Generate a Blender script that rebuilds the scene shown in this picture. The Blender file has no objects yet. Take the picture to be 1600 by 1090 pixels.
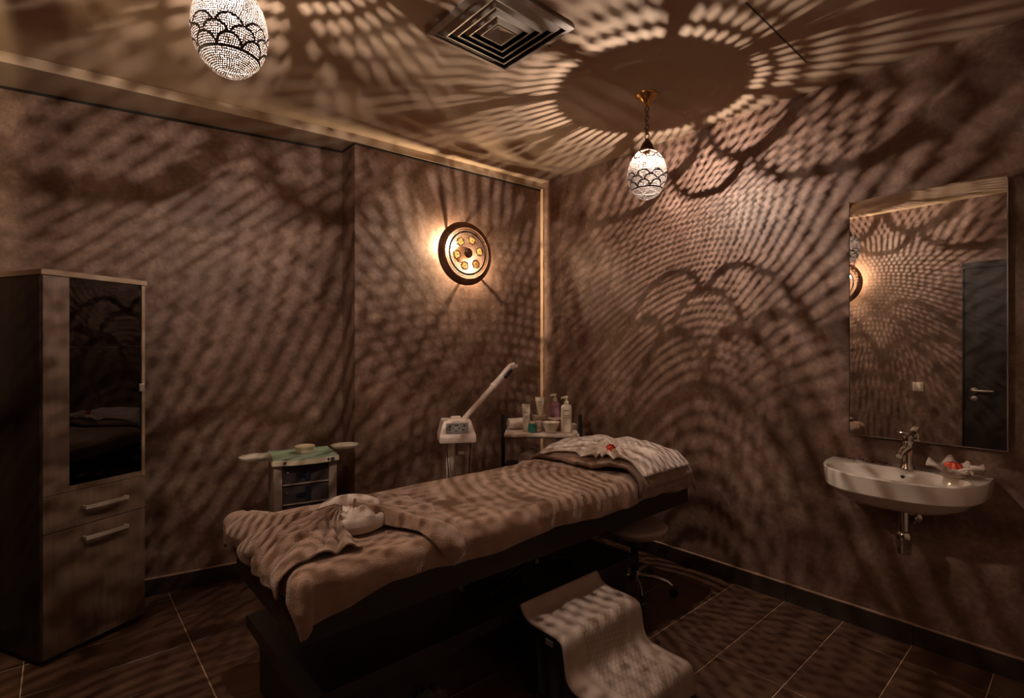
import bpy, bmesh, math, random
from mathutils import Vector, Matrix, noise

random.seed(7)
SC = bpy.context.scene
COL = SC.collection
PI = math.pi
TAU = 2 * PI

# ------------------------------------------------------------------ camera, world, exposure
CAM_Z = 1.37
YAW = math.radians(41.4)
cam = bpy.data.cameras.new('camera')
cam.sensor_width = 36.0
cam.lens = 806.0 / 1600.0 * 36.0
cam.clip_start = 0.02
camo = bpy.data.objects.new('camera', cam)
camo.location = (0, 0, CAM_Z)
camo.rotation_euler = (PI / 2, 0, -YAW)
COL.objects.link(camo)
SC.camera = camo

w = bpy.data.worlds.new('world')
SC.world = w
w.use_nodes = True
w.node_tree.nodes['Background'].inputs[0].default_value = (0, 0, 0, 1)
w.node_tree.nodes['Background'].inputs[1].default_value = 0

SC.view_settings.view_transform = 'Standard'
SC.view_settings.look = 'None'
SC.view_settings.gamma = 1.0
SC.view_settings.use_curve_mapping = False
SC.view_settings.exposure = 0.0
try:
    SC.cycles.use_denoising = True
    SC.cycles.sample_clamp_indirect = 2.0
    SC.cycles.max_bounces = 10
    SC.cycles.diffuse_bounces = 8
    SC.cycles.transparent_max_bounces = 12
    SC.cycles.caustics_reflective = False
    SC.cycles.caustics_refractive = False
except Exception:
    pass

LAMP_W = 74.0           # each hanging lamp
SCONCE_W = 21.0          # each of the two bulbs of a wall lamp
LAMP_COL = (1.0, 0.82, 0.67)
SCONCE_COL = (1.0, 0.76, 0.47)

# ------------------------------------------------------------------ materials
def lnk(nt, a, b):
    nt.links.new(a, b)

def mat(name, col, rough=0.6, metal=0.0, var=None, bump=None, spec=0.5, coords='Object', stretch=None, trans=0.0, sheen=0.0, coat=0.0):
    """var = (colour2, scale, detail, contrast) mottles the base colour; bump = (scale, strength, distance)."""
    m = bpy.data.materials.new(name)
    m.use_nodes = True
    nt = m.node_tree
    b = nt.nodes['Principled BSDF']
    b.inputs['Base Color'].default_value = (*col, 1)
    b.inputs['Roughness'].default_value = rough
    b.inputs['Metallic'].default_value = metal
    b.inputs['Specular IOR Level'].default_value = spec
    if sheen:
        b.inputs['Sheen Weight'].default_value = sheen
    if coat:
        b.inputs['Coat Weight'].default_value = coat
    if trans:
        b.inputs['Transmission Weight'].default_value = trans
    vec = None
    if var or bump:
        tc = nt.nodes.new('ShaderNodeTexCoord')
        mp = nt.nodes.new('ShaderNodeMapping')
        if stretch:
            mp.inputs['Scale'].default_value = stretch
        lnk(nt, tc.outputs[coords], mp.inputs['Vector'])
        vec = mp.outputs['Vector']
    if var:
        c2, sc, det, con = var
        n = nt.nodes.new('ShaderNodeTexNoise')
        n.inputs['Scale'].default_value = sc
        n.inputs['Detail'].default_value = det
        n.inputs['Roughness'].default_value = 0.65
        lnk(nt, vec, n.inputs['Vector'])
        r = nt.nodes.new('ShaderNodeMapRange')
        r.inputs['From Min'].default_value = 0.5 - con
        r.inputs['From Max'].default_value = 0.5 + con
        lnk(nt, n.outputs['Fac'], r.inputs['Value'])
        mx = nt.nodes.new('ShaderNodeMix')
        mx.data_type = 'RGBA'
        mx.inputs['A'].default_value = (*col, 1)
        mx.inputs['B'].default_value = (*c2, 1)
        lnk(nt, r.outputs['Result'], mx.inputs['Factor'])
        lnk(nt, mx.outputs['Result'], b.inputs['Base Color'])
    if bump:
        sc, st, dist = bump
        n = nt.nodes.new('ShaderNodeTexNoise')
        n.inputs['Scale'].default_value = sc
        n.inputs['Detail'].default_value = 3
        lnk(nt, vec, n.inputs['Vector'])
        bp = nt.nodes.new('ShaderNodeBump')
        bp.inputs['Strength'].default_value = st
        bp.inputs['Distance'].default_value = dist
        lnk(nt, n.outputs['Fac'], bp.inputs['Height'])
        lnk(nt, bp.outputs['Normal'], b.inputs['Normal'])
    return m

def wall_mat():
    m = bpy.data.materials.new('brown_stucco')
    m.use_nodes = True
    nt = m.node_tree
    b = nt.nodes['Principled BSDF']
    tc = nt.nodes.new('ShaderNodeTexCoord')
    def nz(scale, detail, rough, dist=0.0):
        n = nt.nodes.new('ShaderNodeTexNoise')
        n.inputs['Scale'].default_value = scale
        n.inputs['Detail'].default_value = detail
        n.inputs['Roughness'].default_value = rough
        n.inputs['Distortion'].default_value = dist
        lnk(nt, tc.outputs['Object'], n.inputs['Vector'])
        return n.outputs['Fac']
    big = nz(2.6, 6, 0.7, 0.6)
    fine = nz(38, 5, 0.7)
    add = nt.nodes.new('ShaderNodeMath'); add.operation = 'MULTIPLY_ADD'
    lnk(nt, fine, add.inputs[0]); add.inputs[1].default_value = 0.45
    lnk(nt, big, add.inputs[2])
    cr = nt.nodes.new('ShaderNodeValToRGB')
    e = cr.color_ramp.elements
    e[0].position = 0.45; e[0].color = (0.075, 0.035, 0.022, 1)
    e[1].position = 0.98; e[1].color = (0.33, 0.208, 0.16, 1)
    k = cr.color_ramp.elements.new(0.70); k.color = (0.165, 0.095, 0.070, 1)
    lnk(nt, add.outputs[0], cr.inputs['Fac'])
    lnk(nt, cr.outputs['Color'], b.inputs['Base Color'])
    b.inputs['Roughness'].default_value = 0.5
    b.inputs['Specular IOR Level'].default_value = 0.35
    bp = nt.nodes.new('ShaderNodeBump')
    bp.inputs['Strength'].default_value = 0.35
    bp.inputs['Distance'].default_value = 0.004
    lnk(nt, fine, bp.inputs['Height'])
    lnk(nt, bp.outputs['Normal'], b.inputs['Normal'])
    return m

def emis(name, col, strength, sampling='NONE'):
    m = bpy.data.materials.new(name)
    m.use_nodes = True
    nt = m.node_tree
    nt.nodes.remove(nt.nodes['Principled BSDF'])
    e = nt.nodes.new('ShaderNodeEmission')
    e.inputs[0].default_value = (*col, 1)
    e.inputs[1].default_value = strength
    lnk(nt, e.outputs[0], nt.nodes['Material Output'].inputs[0])
    try:
        m.cycles.emission_sampling = sampling
    except Exception:
        pass
    return m

def glass(name, tint=(1, 1, 1), refl=0.12, rough=0.02):
    m = bpy.data.materials.new(name)
    m.use_nodes = True
    nt = m.node_tree
    nt.nodes.remove(nt.nodes['Principled BSDF'])
    t = nt.nodes.new('ShaderNodeBsdfTransparent'); t.inputs[0].default_value = (*tint, 1)
    g = nt.nodes.new('ShaderNodeBsdfGlossy'); g.inputs['Roughness'].default_value = rough
    f = nt.nodes.new('ShaderNodeFresnel'); f.inputs['IOR'].default_value = 1.5
    ad = nt.nodes.new('ShaderNodeMath'); ad.operation = 'ADD'; ad.inputs[1].default_value = refl
    mx = nt.nodes.new('ShaderNodeMixShader')
    lnk(nt, f.outputs[0], ad.inputs[0]); lnk(nt, ad.outputs[0], mx.inputs[0])
    lnk(nt, t.outputs[0], mx.inputs[1]); lnk(nt, g.outputs[0], mx.inputs[2])
    lnk(nt, mx.outputs[0], nt.nodes['Material Output'].inputs[0])
    return m

def frosted(name, col, clear=.5):
    m = mat(name, col, 0.15)
    nt = m.node_tree
    t = nt.nodes.new('ShaderNodeBsdfTransparent')
    mx = nt.nodes.new('ShaderNodeMixShader'); mx.inputs[0].default_value = clear
    lnk(nt, nt.nodes['Principled BSDF'].outputs[0], mx.inputs[1]); lnk(nt, t.outputs[0], mx.inputs[2])
    lnk(nt, mx.outputs[0], nt.nodes['Material Output'].inputs[0])
    return m

def translucent(name, col):
    m = bpy.data.materials.new(name)
    m.use_nodes = True
    nt = m.node_tree
    nt.nodes.remove(nt.nodes['Principled BSDF'])
    t = nt.nodes.new('ShaderNodeBsdfTranslucent'); t.inputs[0].default_value = (*col, 1)
    d = nt.nodes.new('ShaderNodeBsdfDiffuse'); d.inputs[0].default_value = (*col, 1)
    mx = nt.nodes.new('ShaderNodeMixShader'); mx.inputs[0].default_value = 0.4
    lnk(nt, t.outputs[0], mx.inputs[1]); lnk(nt, d.outputs[0], mx.inputs[2])
    lnk(nt, mx.outputs[0], nt.nodes['Material Output'].inputs[0])
    return m

def wood(name, c1, c2, rough, sc=(14, 14, 1.2), bump=0.15):
    m = mat(name, c1, rough, var=(c2, 3.0, 8, 0.22), bump=(6, bump, 0.003), stretch=sc)
    return m

M = {}
M['wall'] = wall_mat()
M['front'] = mat('bounce_plaster', (0.72, 0.62, 0.54), 0.8, bump=(30, 0.1, 0.002))  # pale colour chosen to bounce fill light, unlike the brown walls
M['ceiling'] = mat('ceiling_plaster', (0.47, 0.34, 0.25), 0.75, var=((0.39, 0.275, 0.195), 1.6, 5, 0.25), bump=(30, 0.1, 0.002), spec=0.2)
M['bulkhead'] = mat('bulkhead_plaster', (0.42, 0.31, 0.22), 0.7, spec=0.2, bump=(30, 0.1, 0.002))
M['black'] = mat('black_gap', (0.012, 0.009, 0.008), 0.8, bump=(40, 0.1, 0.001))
M['tile'] = mat('brown_floor_tile', (0.050, 0.022, 0.014), 0.38, var=((0.135, 0.070, 0.042), 3.2, 7, 0.2), bump=(25, 0.12, 0.002), stretch=(1, 3.2, 1), coords='Object', spec=0.45)
M['grout'] = mat('tan_grout', (0.62, 0.42, 0.29), 0.9, bump=(80, 0.2, 0.001))
M['skirt'] = mat('dark_skirting_tile', (0.022, 0.014, 0.011), 0.38, var=((0.045, 0.028, 0.02), 4, 6, 0.25), bump=(25, 0.1, 0.002))
M['skirt_cap'] = mat('skirting_cap', (0.42, 0.27, 0.19), 0.8, bump=(60, 0.2, 0.001))
M['brass'] = mat('aged_brass', (0.55, 0.30, 0.10), 0.28, 1.0, bump=(30, 0.1, 0.001))
M['bronze'] = mat('dark_bronze', (0.16, 0.085, 0.05), 0.42, 0.9, bump=(40, 0.15, 0.001))
M['shade'] = mat('pierced_metal', (0.030, 0.024, 0.022), 0.7, 0.0, bump=(60, 0.1, 0.0005), spec=0.03)
M['shade_band'] = mat('shade_band', (0.012, 0.006, 0.004), 0.6, 0.0, bump=(60, 0.1, 0.0005))
M['sconce_rim'] = mat('copper_rim', (0.22, 0.105, 0.055), 0.42, 0.75, var=((0.13, 0.06, 0.035), 9, 5, 0.25), bump=(30, 0.2, 0.001))
M['sconce_face'] = mat('pierced_plate', (0.10, 0.075, 0.06), 0.6, 0.0, bump=(60, 0.1, 0.0005), spec=0.3)
M['rosette'] = translucent('amber_rosette', (0.85, 0.68, 0.42))
M['glow'] = emis('lit_filament', (1.0, 0.86, 0.68), 160)
M['alu'] = mat('brushed_aluminium', (0.52, 0.46, 0.42), 0.38, 0.85, bump=(60, 0.1, 0.0005))
M['chrome'] = mat('chrome', (0.62, 0.58, 0.54), 0.12, 1.0, bump=(10, 0.02, 0.0005))
M['steel'] = mat('satin_steel', (0.50, 0.45, 0.40), 0.32, 1.0, bump=(40, 0.05, 0.0005))
M['handle'] = mat('satin_nickel', (0.46, 0.38, 0.32), 0.45, 0.45, bump=(40, 0.05, 0.0005))
M['mirror'] = mat('mirror_silver', (0.90, 0.88, 0.85), 0.01, 1.0, bump=(2, 0.0, 0.0001))
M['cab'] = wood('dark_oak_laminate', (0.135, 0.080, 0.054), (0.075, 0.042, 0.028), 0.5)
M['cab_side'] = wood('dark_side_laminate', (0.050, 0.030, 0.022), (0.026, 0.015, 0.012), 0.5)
M['cab_edge'] = mat('pale_edge_band', (0.24, 0.155, 0.105), 0.5, bump=(30, 0.1, 0.001))
M['wing'] = frosted('cut_glass', (0.62, 0.56, 0.50), .45)
M['cabglass'] = glass('smoked_glass', (0.30, 0.26, 0.24), 0.05)
M['clear'] = glass('clear_glass', (0.9, 0.92, 0.9), 0.10)
M['bedwood'] = mat('black_ash_wood', (0.012, 0.010, 0.010), 0.42, var=((0.030, 0.024, 0.023), 6, 8, 0.22), bump=(9, 0.25, 0.002), stretch=(1.5, 14, 14))
M['vinyl'] = mat('dark_vinyl', (0.05, 0.03, 0.022), 0.5, bump=(60, 0.2, 0.001))
M['black_metal'] = mat('black_enamel', (0.014, 0.013, 0.014), 0.28, 0.2, bump=(20, 0.05, 0.0005))
M['towel'] = mat('brown_terry', (0.43, 0.265, 0.19), 0.95, var=((0.32, 0.18, 0.125), 22, 8, 0.25), bump=(260, 1.0, 0.006), sheen=0.35, spec=0.1)
M['towel2'] = mat('brown_terry_bow', (0.42, 0.26, 0.19), 0.95, var=((0.31, 0.18, 0.125), 24, 8, 0.25), bump=(260, 1.0, 0.006), sheen=0.4, spec=0.1)
M['white_towel'] = mat('pale_terry', (0.70, 0.57, 0.50), 0.95, var=((0.56, 0.43, 0.37), 24, 6, 0.3), bump=(330, 0.7, 0.004), sheen=0.4, spec=0.1)
M['hem'] = mat('woven_hem', (0.17, 0.095, 0.07), 0.9, bump=(300, 0.5, 0.002))
M['porcelain'] = mat('white_porcelain', (0.80, 0.70, 0.62), 0.12, spec=0.5, coat=0.4, bump=(3, 0.02, 0.001))
M['plastic_w'] = mat('white_plastic', (0.74, 0.61, 0.56), 0.35, bump=(90, 0.05, 0.0005))
M['plastic_c'] = mat('cream_plastic', (0.70, 0.58, 0.44), 0.35, bump=(90, 0.05, 0.0005))
M['grey_pl'] = mat('grey_plastic', (0.30, 0.22, 0.19), 0.45, bump=(90, 0.05, 0.0005))
M['panel'] = mat('grey_control_panel', (0.20, 0.20, 0.18), 0.35, bump=(90, 0.03, 0.0005))
M['mark'] = mat('dark_print', (0.03, 0.025, 0.03), 0.5, bump=(90, 0.03, 0.0005))
M['soft_print'] = mat('grey_print', (0.22, 0.17, 0.15), 0.5, bump=(90, 0.03, 0.0005))
M['navy'] = mat('smoky_drawer', (0.030, 0.028, 0.032), 0.3, var=((0.07, 0.05, 0.045), 12, 5, 0.3), bump=(40, 0.1, 0.001))
M['bluegrip'] = mat('navy_handle', (0.012, 0.016, 0.035), 0.3, bump=(40, 0.1, 0.001))
M['green'] = mat('pale_green_top', (0.24, 0.36, 0.27), 0.4, var=((0.32, 0.40, 0.30), 9, 4, 0.3), bump=(60, 0.05, 0.0005))
M['teal'] = mat('teal_gel', (0.03, 0.28, 0.26), 0.2, bump=(60, 0.03, 0.0005))
M['purple'] = mat('mauve_lotion', (0.36, 0.16, 0.25), 0.25, bump=(60, 0.03, 0.0005))
M['bottle'] = mat('cream_bottle', (0.70, 0.60, 0.48), 0.35, bump=(60, 0.03, 0.0005))
M['label'] = mat('olive_label', (0.42, 0.37, 0.28), 0.5, bump=(60, 0.03, 0.0005))
M['red'] = mat('red_petal', (0.75, 0.045, 0.025), 0.55, var=((0.9, 0.16, 0.07), 30, 3, 0.3), bump=(90, 0.2, 0.001))
M['leaf'] = mat('sepal_green', (0.07, 0.10, 0.04), 0.6, bump=(90, 0.2, 0.001))
M['petal'] = mat('dark_red_petal', (0.075, 0.006, 0.010), 0.5, bump=(90, 0.2, 0.001))
M['stool_cover'] = mat('beige_rubber', (0.44, 0.335, 0.28), 0.6, var=((0.36, 0.265, 0.22), 20, 5, 0.3), bump=(160, 0.15, 0.001))
M['stool_side'] = mat('black_plastic', (0.018, 0.016, 0.017), 0.5, bump=(160, 0.2, 0.001))
M['badge'] = mat('grey_badge', (0.20, 0.18, 0.17), 0.4, bump=(60, 0.03, 0.0005))
M['seat'] = mat('beige_leatherette', (0.50, 0.37, 0.31), 0.45, bump=(120, 0.15, 0.001))
M['door'] = wood('dark_wenge_door', (0.030, 0.018, 0.014), (0.018, 0.010, 0.008), 0.45)
M['cloth_grey'] = mat('grey_cloth', (0.10, 0.085, 0.078), 0.9, bump=(120, 0.3, 0.002))

def tread_mat():
    m = mat('scaled_tread', (0.41, 0.31, 0.26), 0.6)
    nt = m.node_tree
    b = nt.nodes['Principled BSDF']
    tc = nt.nodes.new('ShaderNodeTexCoord')
    mp = nt.nodes.new('ShaderNodeMapping')
    mp.inputs['Rotation'].default_value = (0, 0, PI / 4)
    lnk(nt, tc.outputs['UV'], mp.inputs['Vector'])
    br = nt.nodes.new('ShaderNodeTexBrick')
    br.inputs['Scale'].default_value = 1.0
    br.inputs['Brick Width'].default_value = 0.026
    br.inputs['Row Height'].default_value = 0.018
    br.inputs['Mortar Size'].default_value = 0.0012
    br.inputs['Color1'].default_value = (1, 1, 1, 1)
    br.inputs['Color2'].default_value = (0.7, 0.7, 0.7, 1)
    br.inputs['Mortar'].default_value = (0, 0, 0, 1)
    lnk(nt, mp.outputs[0], br.inputs['Vector'])
    mx = nt.nodes.new('ShaderNodeMix'); mx.data_type = 'RGBA'
    mx.inputs['A'].default_value = (0.26, 0.19, 0.155, 1)
    mx.inputs['B'].default_value = (0.42, 0.32, 0.265, 1)
    lnk(nt, br.outputs['Color'], mx.inputs['Factor'])
    lnk(nt, mx.outputs['Result'], b.inputs['Base Color'])
    bp = nt.nodes.new('ShaderNodeBump')
    bp.inputs['Strength'].default_value = 0.7
    bp.inputs['Distance'].default_value = 0.004
    lnk(nt, br.outputs['Color'], bp.inputs['Height'])
    lnk(nt, bp.outputs['Normal'], b.inputs['Normal'])
    return m
M['tread'] = tread_mat()

# ------------------------------------------------------------------ mesh helpers
class MB:
    def __init__(s):
        s.v = []; s.f = []; s.uv = None
    def add(s, vs, fs):
        o = len(s.v)
        s.v += [tuple(p) for p in vs]
        s.f += [tuple(i + o for i in f) for f in fs]
        return s
    def box(s, x0, x1, y0, y1, z0, z1):
        return s.add([(x0, y0, z0), (x1, y0, z0), (x1, y1, z0), (x0, y1, z0), (x0, y0, z1), (x1, y0, z1), (x1, y1, z1), (x0, y1, z1)],
                     [(0, 3, 2, 1), (4, 5, 6, 7), (0, 1, 5, 4), (1, 2, 6, 5), (2, 3, 7, 6), (3, 0, 4, 7)])
    def prism(s, poly, z0, z1):
        n = len(poly)
        a = sum(poly[i][0] * poly[(i + 1) % n][1] - poly[(i + 1) % n][0] * poly[i][1] for i in range(n))
        if a < 0:
            poly = poly[::-1]
        vs = [(x, y, z0) for x, y in poly] + [(x, y, z1) for x, y in poly]
        fs = [tuple(range(n - 1, -1, -1)), tuple(range(n, 2 * n))]
        fs += [(i, (i + 1) % n, n + (i + 1) % n, n + i) for i in range(n)]
        return s.add(vs, fs)
    def grid(s, nu, nv, fn, close_u=False):
        vs = [fn(i / (nu if close_u else nu - 1), j / (nv - 1)) for j in range(nv) for i in range(nu)]
        fs = []
        for j in range(nv - 1):
            for i in range(nu if close_u else nu - 1):
                k = (i + 1) % nu
                fs.append((j * nu + i, j * nu + k, (j + 1) * nu + k, (j + 1) * nu + i))
        return s.add(vs, fs)
    def lathe(s, prof, seg=24, cx=0, cy=0, cap=True):
        """prof = [(r, z)...] bottom to top"""
        n = len(prof)
        vs = [(cx + r * math.cos(TAU * i / seg), cy + r * math.sin(TAU * i / seg), z) for r, z in prof for i in range(seg)]
        fs = [(j * seg + i, j * seg + (i + 1) % seg, (j + 1) * seg + (i + 1) % seg, (j + 1) * seg + i) for j in range(n - 1) for i in range(seg)]
        if cap:
            fs.append(tuple(range(seg - 1, -1, -1)))
            fs.append(tuple((n - 1) * seg + i for i in range(seg)))
        return s.add(vs, fs)
    def tube(s, pts, rad, seg=10, closed=False):
        pts = [Vector(p) for p in pts]
        n = len(pts)
        rads = rad if isinstance(rad, (list, tuple)) else [rad] * n
        vs = []
        prev = None
        for i, p in enumerate(pts):
            if closed:
                t = pts[(i + 1) % n] - pts[i - 1]
            else:
                t = pts[min(i + 1, n - 1)] - pts[max(i - 1, 0)]
            t.normalize()
            if prev is None:
                a = Vector((0, 0, 1)) if abs(t.z) < 0.9 else Vector((1, 0, 0))
                u = t.cross(a).normalized()
            else:
                u = (prev - t * prev.dot(t)).normalized()
            prev = u
            q = t.cross(u)
            for k in range(seg):
                an = TAU * k / seg
                vs.append(p + (u * math.cos(an) + q * math.sin(an)) * rads[i])
        fs = []
        for j in range(n if closed else n - 1):
            j2 = (j + 1) % n
            for k in range(seg):
                fs.append((j * seg + k, j * seg + (k + 1) % seg, j2 * seg + (k + 1) % seg, j2 * seg + k))
        if not closed:
            fs.append(tuple(range(seg - 1, -1, -1)))
            fs.append(tuple((n - 1) * seg + k for k in range(seg)))
        return s.add(vs, fs)
    def xform(s, mtx):
        s.v = [tuple(mtx @ Vector(p)) for p in s.v]
        return s
    def mesh(s, name, m, smooth=False, bevel=0):
        me = bpy.data.meshes.new(name)
        me.from_pydata(s.v, [], s.f)
        if bevel:
            bm = bmesh.new(); bm.from_mesh(me)
            bmesh.ops.bevel(bm, geom=bm.edges[:], offset=bevel, segments=2, affect='EDGES', profile=0.6)
            bm.to_mesh(me); bm.free()
        if s.uv:
            l = me.uv_layers.new(name='UVMap')
            for lp in me.loops:
                l.data[lp.index].uv = s.uv[lp.vertex_index]
        me.materials.append(m)
        if smooth:
            for p in me.polygons:
                p.use_smooth = True
            if smooth != 'all':
                try:
                    me.set_sharp_from_angle(angle=math.radians(40))
                except Exception:
                    pass
        me.update()
        return me
    def obj(s, name, m, parent=None, smooth=False, bevel=0, thick=0, loc=None, rot=None, sub=0):
        o = bpy.data.objects.new(name, s.mesh(name, m, smooth, bevel))
        COL.objects.link(o)
        if parent is not None:
            o.parent = parent
        if loc is not None:
            o.location = loc
        if rot is not None:
            o.rotation_euler = rot
        if thick:
            md = o.modifiers.new('thickness', 'SOLIDIFY'); md.thickness = thick; md.offset = -1
        if sub:
            md = o.modifiers.new('smooth', 'SUBSURF'); md.levels = sub; md.render_levels = sub
        return o

def inst(name, me, parent=None, loc=(0, 0, 0), rot=(0, 0, 0), scale=None):
    o = bpy.data.objects.new(name, me)
    COL.objects.link(o)
    o.parent = parent
    o.location = loc; o.rotation_euler = rot
    if scale: o.scale = scale
    return o

def tag(o, label, cat, group=None):
    o['label'] = label; o['category'] = cat
    if group: o['group'] = group
    return o

def thing(name, label, cat, loc=(0, 0, 0), rz=0, group=None):
    o = bpy.data.objects.new(name, None)
    o.empty_display_size = 0.05
    COL.objects.link(o)
    o.location = loc; o.rotation_euler = (0, 0, rz)
    return tag(o, label, cat, group)

def struct(o):
    o['kind'] = 'structure'
    return o

def wallseg(name, p, q, z0, z1, m, t=0.12):
    """wall slab whose visible face runs p->q, solid lies to the left of p->q"""
    d = Vector((q[0] - p[0], q[1] - p[1])).normalized()
    nrm = Vector((-d.y, d.x)) * t
    return struct(MB().prism([p, q, (q[0] + nrm.x, q[1] + nrm.y), (p[0] + nrm.x, p[1] + nrm.y)], z0, z1).obj(name, m))

# ------------------------------------------------------------------ the room
XR, XL, YF = 2.98, -0.24, -0.5
CEIL, SOFF = 2.725, 2.675
PIER_L, PIER_R = (1.41, 3.10), (XR, 3.015)          # front of the pier wall
ALC_L, ALC_R = (XL, 3.60), (1.41, 3.292)            # back of the alcove
RIS_L = (XL, 3.305)                                 # bulkhead front on the left

floor = struct(MB().box(XL - .1, XR + .1, YF - .1, 3.75, -0.06, -0.003).obj('floor', M['grout']))
GX, GY, G = 0.580, 0.2785, 0.0042
for i in range(-1, 7):
    for j in range(-5, 12):
        x0 = 2.79 - GX * (i + 1) + G / 2 + GX; x1 = x0 + GX - G
        y0 = 0.548 + 0.02 + GY * j + G / 2; y1 = y0 + GY - G
        x0c, x1c = max(x0, XL), min(x1, XR)
        y0c, y1c = max(y0, YF), min(y1, 3.62)
        if x1c - x0c < 0.02 or y1c - y0c < 0.02:
            continue
        cx, cy = (x0c + x1c) / 2, (y0c + y1c) / 2
        hx, hy = (x1c - x0c) / 2, (y1c - y0c) / 2
        b = 0.0012
        mb = MB().add([(-hx, -hy, -.004), (hx, -hy, -.004), (hx, hy, -.004), (-hx, hy, -.004),
                       (-hx, -hy, -b), (hx, -hy, -b), (hx, hy, -b), (-hx, hy, -b),
                       (-hx + b, -hy + b, 0), (hx - b, -hy + b, 0), (hx - b, hy - b, 0), (-hx + b, hy - b, 0)],
                      [(0, 1, 5, 4), (1, 2, 6, 5), (2, 3, 7, 6), (3, 0, 4, 7), (4, 5, 9, 8), (5, 6, 10, 9), (6, 7, 11, 10), (7, 4, 8, 11), (8, 9, 10, 11)])
        mb.obj('floor_tile', M['tile'], floor, loc=(cx, cy, random.uniform(-.0004, 0)))

ceil = struct(MB().box(XL - .1, XR + .1, YF - .1, 3.75, CEIL, CEIL + .08).obj('ceiling', M['ceiling']))
MB().box(2.02, 2.66, 0.906, 0.911, CEIL - .0015, CEIL + .001).obj('panel_joint', M['black'], ceil)
MB().box(1.62, 1.66, 1.62, 1.624, CEIL - .0015, CEIL + .001).obj('panel_joint', M['black'], ceil)

wallseg('wall_right', (XR, 3.2), (XR, YF - .1), 0, CEIL, M['wall']).location = (0, 0, 0)
wallseg('wall_left', (XL, YF - .1), (XL, 3.75), 0, CEIL, M['wall'])
wallseg('wall_front', (XR, YF), (XL, YF), 0, CEIL, M['front'])  # unseen wall behind the camera, set close and pale as a light bounce
struct(MB().prism([PIER_L, PIER_R, (PIER_R[0], 3.75), (PIER_L[0], 3.75)][::1], 0, SOFF - .012).obj('wall_pier', M['wall']))
struct(MB().prism([ALC_L, ALC_R, (ALC_R[0] + .05, 3.8), (XL, 3.8)], 0, SOFF - .012).obj('wall_back', M['wall']))

# bulkhead along the back wall and black strips painting the shade of its gap
struct(MB().prism([(RIS_L[0], RIS_L[1] - .008), (PIER_L[0], PIER_L[1] - .008), (PIER_R[0], PIER_R[1] - .008), (XR, 3.75), (XL, 3.75)], SOFF, CEIL).obj('trim_1', M['bulkhead']))
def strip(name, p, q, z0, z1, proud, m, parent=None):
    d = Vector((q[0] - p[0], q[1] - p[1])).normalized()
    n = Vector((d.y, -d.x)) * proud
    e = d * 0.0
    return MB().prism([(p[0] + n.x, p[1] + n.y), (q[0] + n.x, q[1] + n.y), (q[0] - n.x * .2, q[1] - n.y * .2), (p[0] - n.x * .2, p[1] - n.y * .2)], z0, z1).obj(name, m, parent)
struct(strip('trim_2', ALC_L, ALC_R, SOFF - .014, SOFF - .0005, .004, M['black']))
struct(strip('trim_3', PIER_L, PIER_R, SOFF - .014, SOFF - .0005, .004, M['black']))
struct(strip('trim_4', ALC_R, PIER_L, SOFF - .014, SOFF - .0005, .004, M['black']))
# corner strip, its paler colour standing in for the wall lamp's grazing light
M['cornerstrip'] = mat('lit_corner_strip', (0.52, 0.34, 0.22), 0.6, bump=(40, 0.1, 0.001))
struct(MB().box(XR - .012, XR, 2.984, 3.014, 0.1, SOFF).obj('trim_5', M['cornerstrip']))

# skirting tiles: each one a piece of the baseboard
def skirting(name, p, q, joints, h=.092, t=.012):
    d = Vector((q[0] - p[0], q[1] - p[1])); L = d.length; d.normalize()
    n = Vector((d.y, -d.x))
    root = struct(strip(name, p, q, h, h + .006, t * .95, M['skirt_cap']))
    cuts = [0] + sorted(joints) + [L]
    for a, b in zip(cuts, cuts[1:]):
        if b - a < .01: continue
        a2, b2 = a + .0012, b - .0012
        P = Vector(p) + d * a2; Q = Vector(p) + d * b2
        MB().prism([tuple(P + n * t), tuple(Q + n * t), tuple(Q), tuple(P)], 0.0, h).obj('skirting_tile', M['skirt'], root)
    return root
skirting('baseboard_right', (XR, 3.0), (XR, YF), [3.0 - (1.674 - .555 * k) for k in range(-2, 5)])
skirting('baseboard_back', ALC_L, ALC_R, [.56 * k + .27 for k in range(0, 3)])
skirting('baseboard_pier', PIER_L, PIER_R, [.5, 1.06])
skirting('baseboard_left', (XL, 0.985), (XL, 3.59), [.58 * k + .3 for k in range(0, 5)])

# door and light switch on the left wall (seen in the mirror)
DY = .155
door = struct(MB().box(XL, XL + .022, -0.10 + DY, 0.805 + DY, 0.004, 2.09).obj('door_1', M['door']))
fr = MB()
fr.box(XL, XL + .034, 0.807 + DY, 0.818 + DY, 0.0, 2.145).box(XL, XL + .034, -0.155 + DY, -0.102 + DY, 0.0, 2.145).box(XL, XL + .034, -0.102 + DY, 0.807 + DY, 2.092, 2.145)
fr.obj('door_frame', M['door'], door)
rm = Matrix.Translation((XL + .022, 0.735 + DY, 1.0)) @ Matrix.Rotation(PI / 2, 4, 'Y')
MB().lathe([(.026, 0), (.026, .008), (.022, .010)], 20).xform(rm).obj('handle_rose', M['steel'], door, smooth=True)
MB().tube([(XL + .03, .735 + DY, 1.0), (XL + .065, .735 + DY, 1.0), (XL + .072, .725 + DY, 1.0), (XL + .072, .60 + DY, 1.0)], .009, 10).obj('lever_handle', M['steel'], door, smooth=True)
MB().lathe([(.026, 0), (.026, .006), (.012, .010)], 20).xform(Matrix.Translation((XL + .022, 0.735 + DY, .925)) @ Matrix.Rotation(PI / 2, 4, 'Y')).obj('lock_rose', M['steel'], door, smooth=True)
sw = thing('light_switch', 'square pale light switch on the wall beside the door, seen in the mirror', 'switch', (XL, 1.30, 1.01))
MB().box(0, .010, -.042, .042, -.042, .042).obj('plate', M['plastic_w'], sw, bevel=.002)
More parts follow.
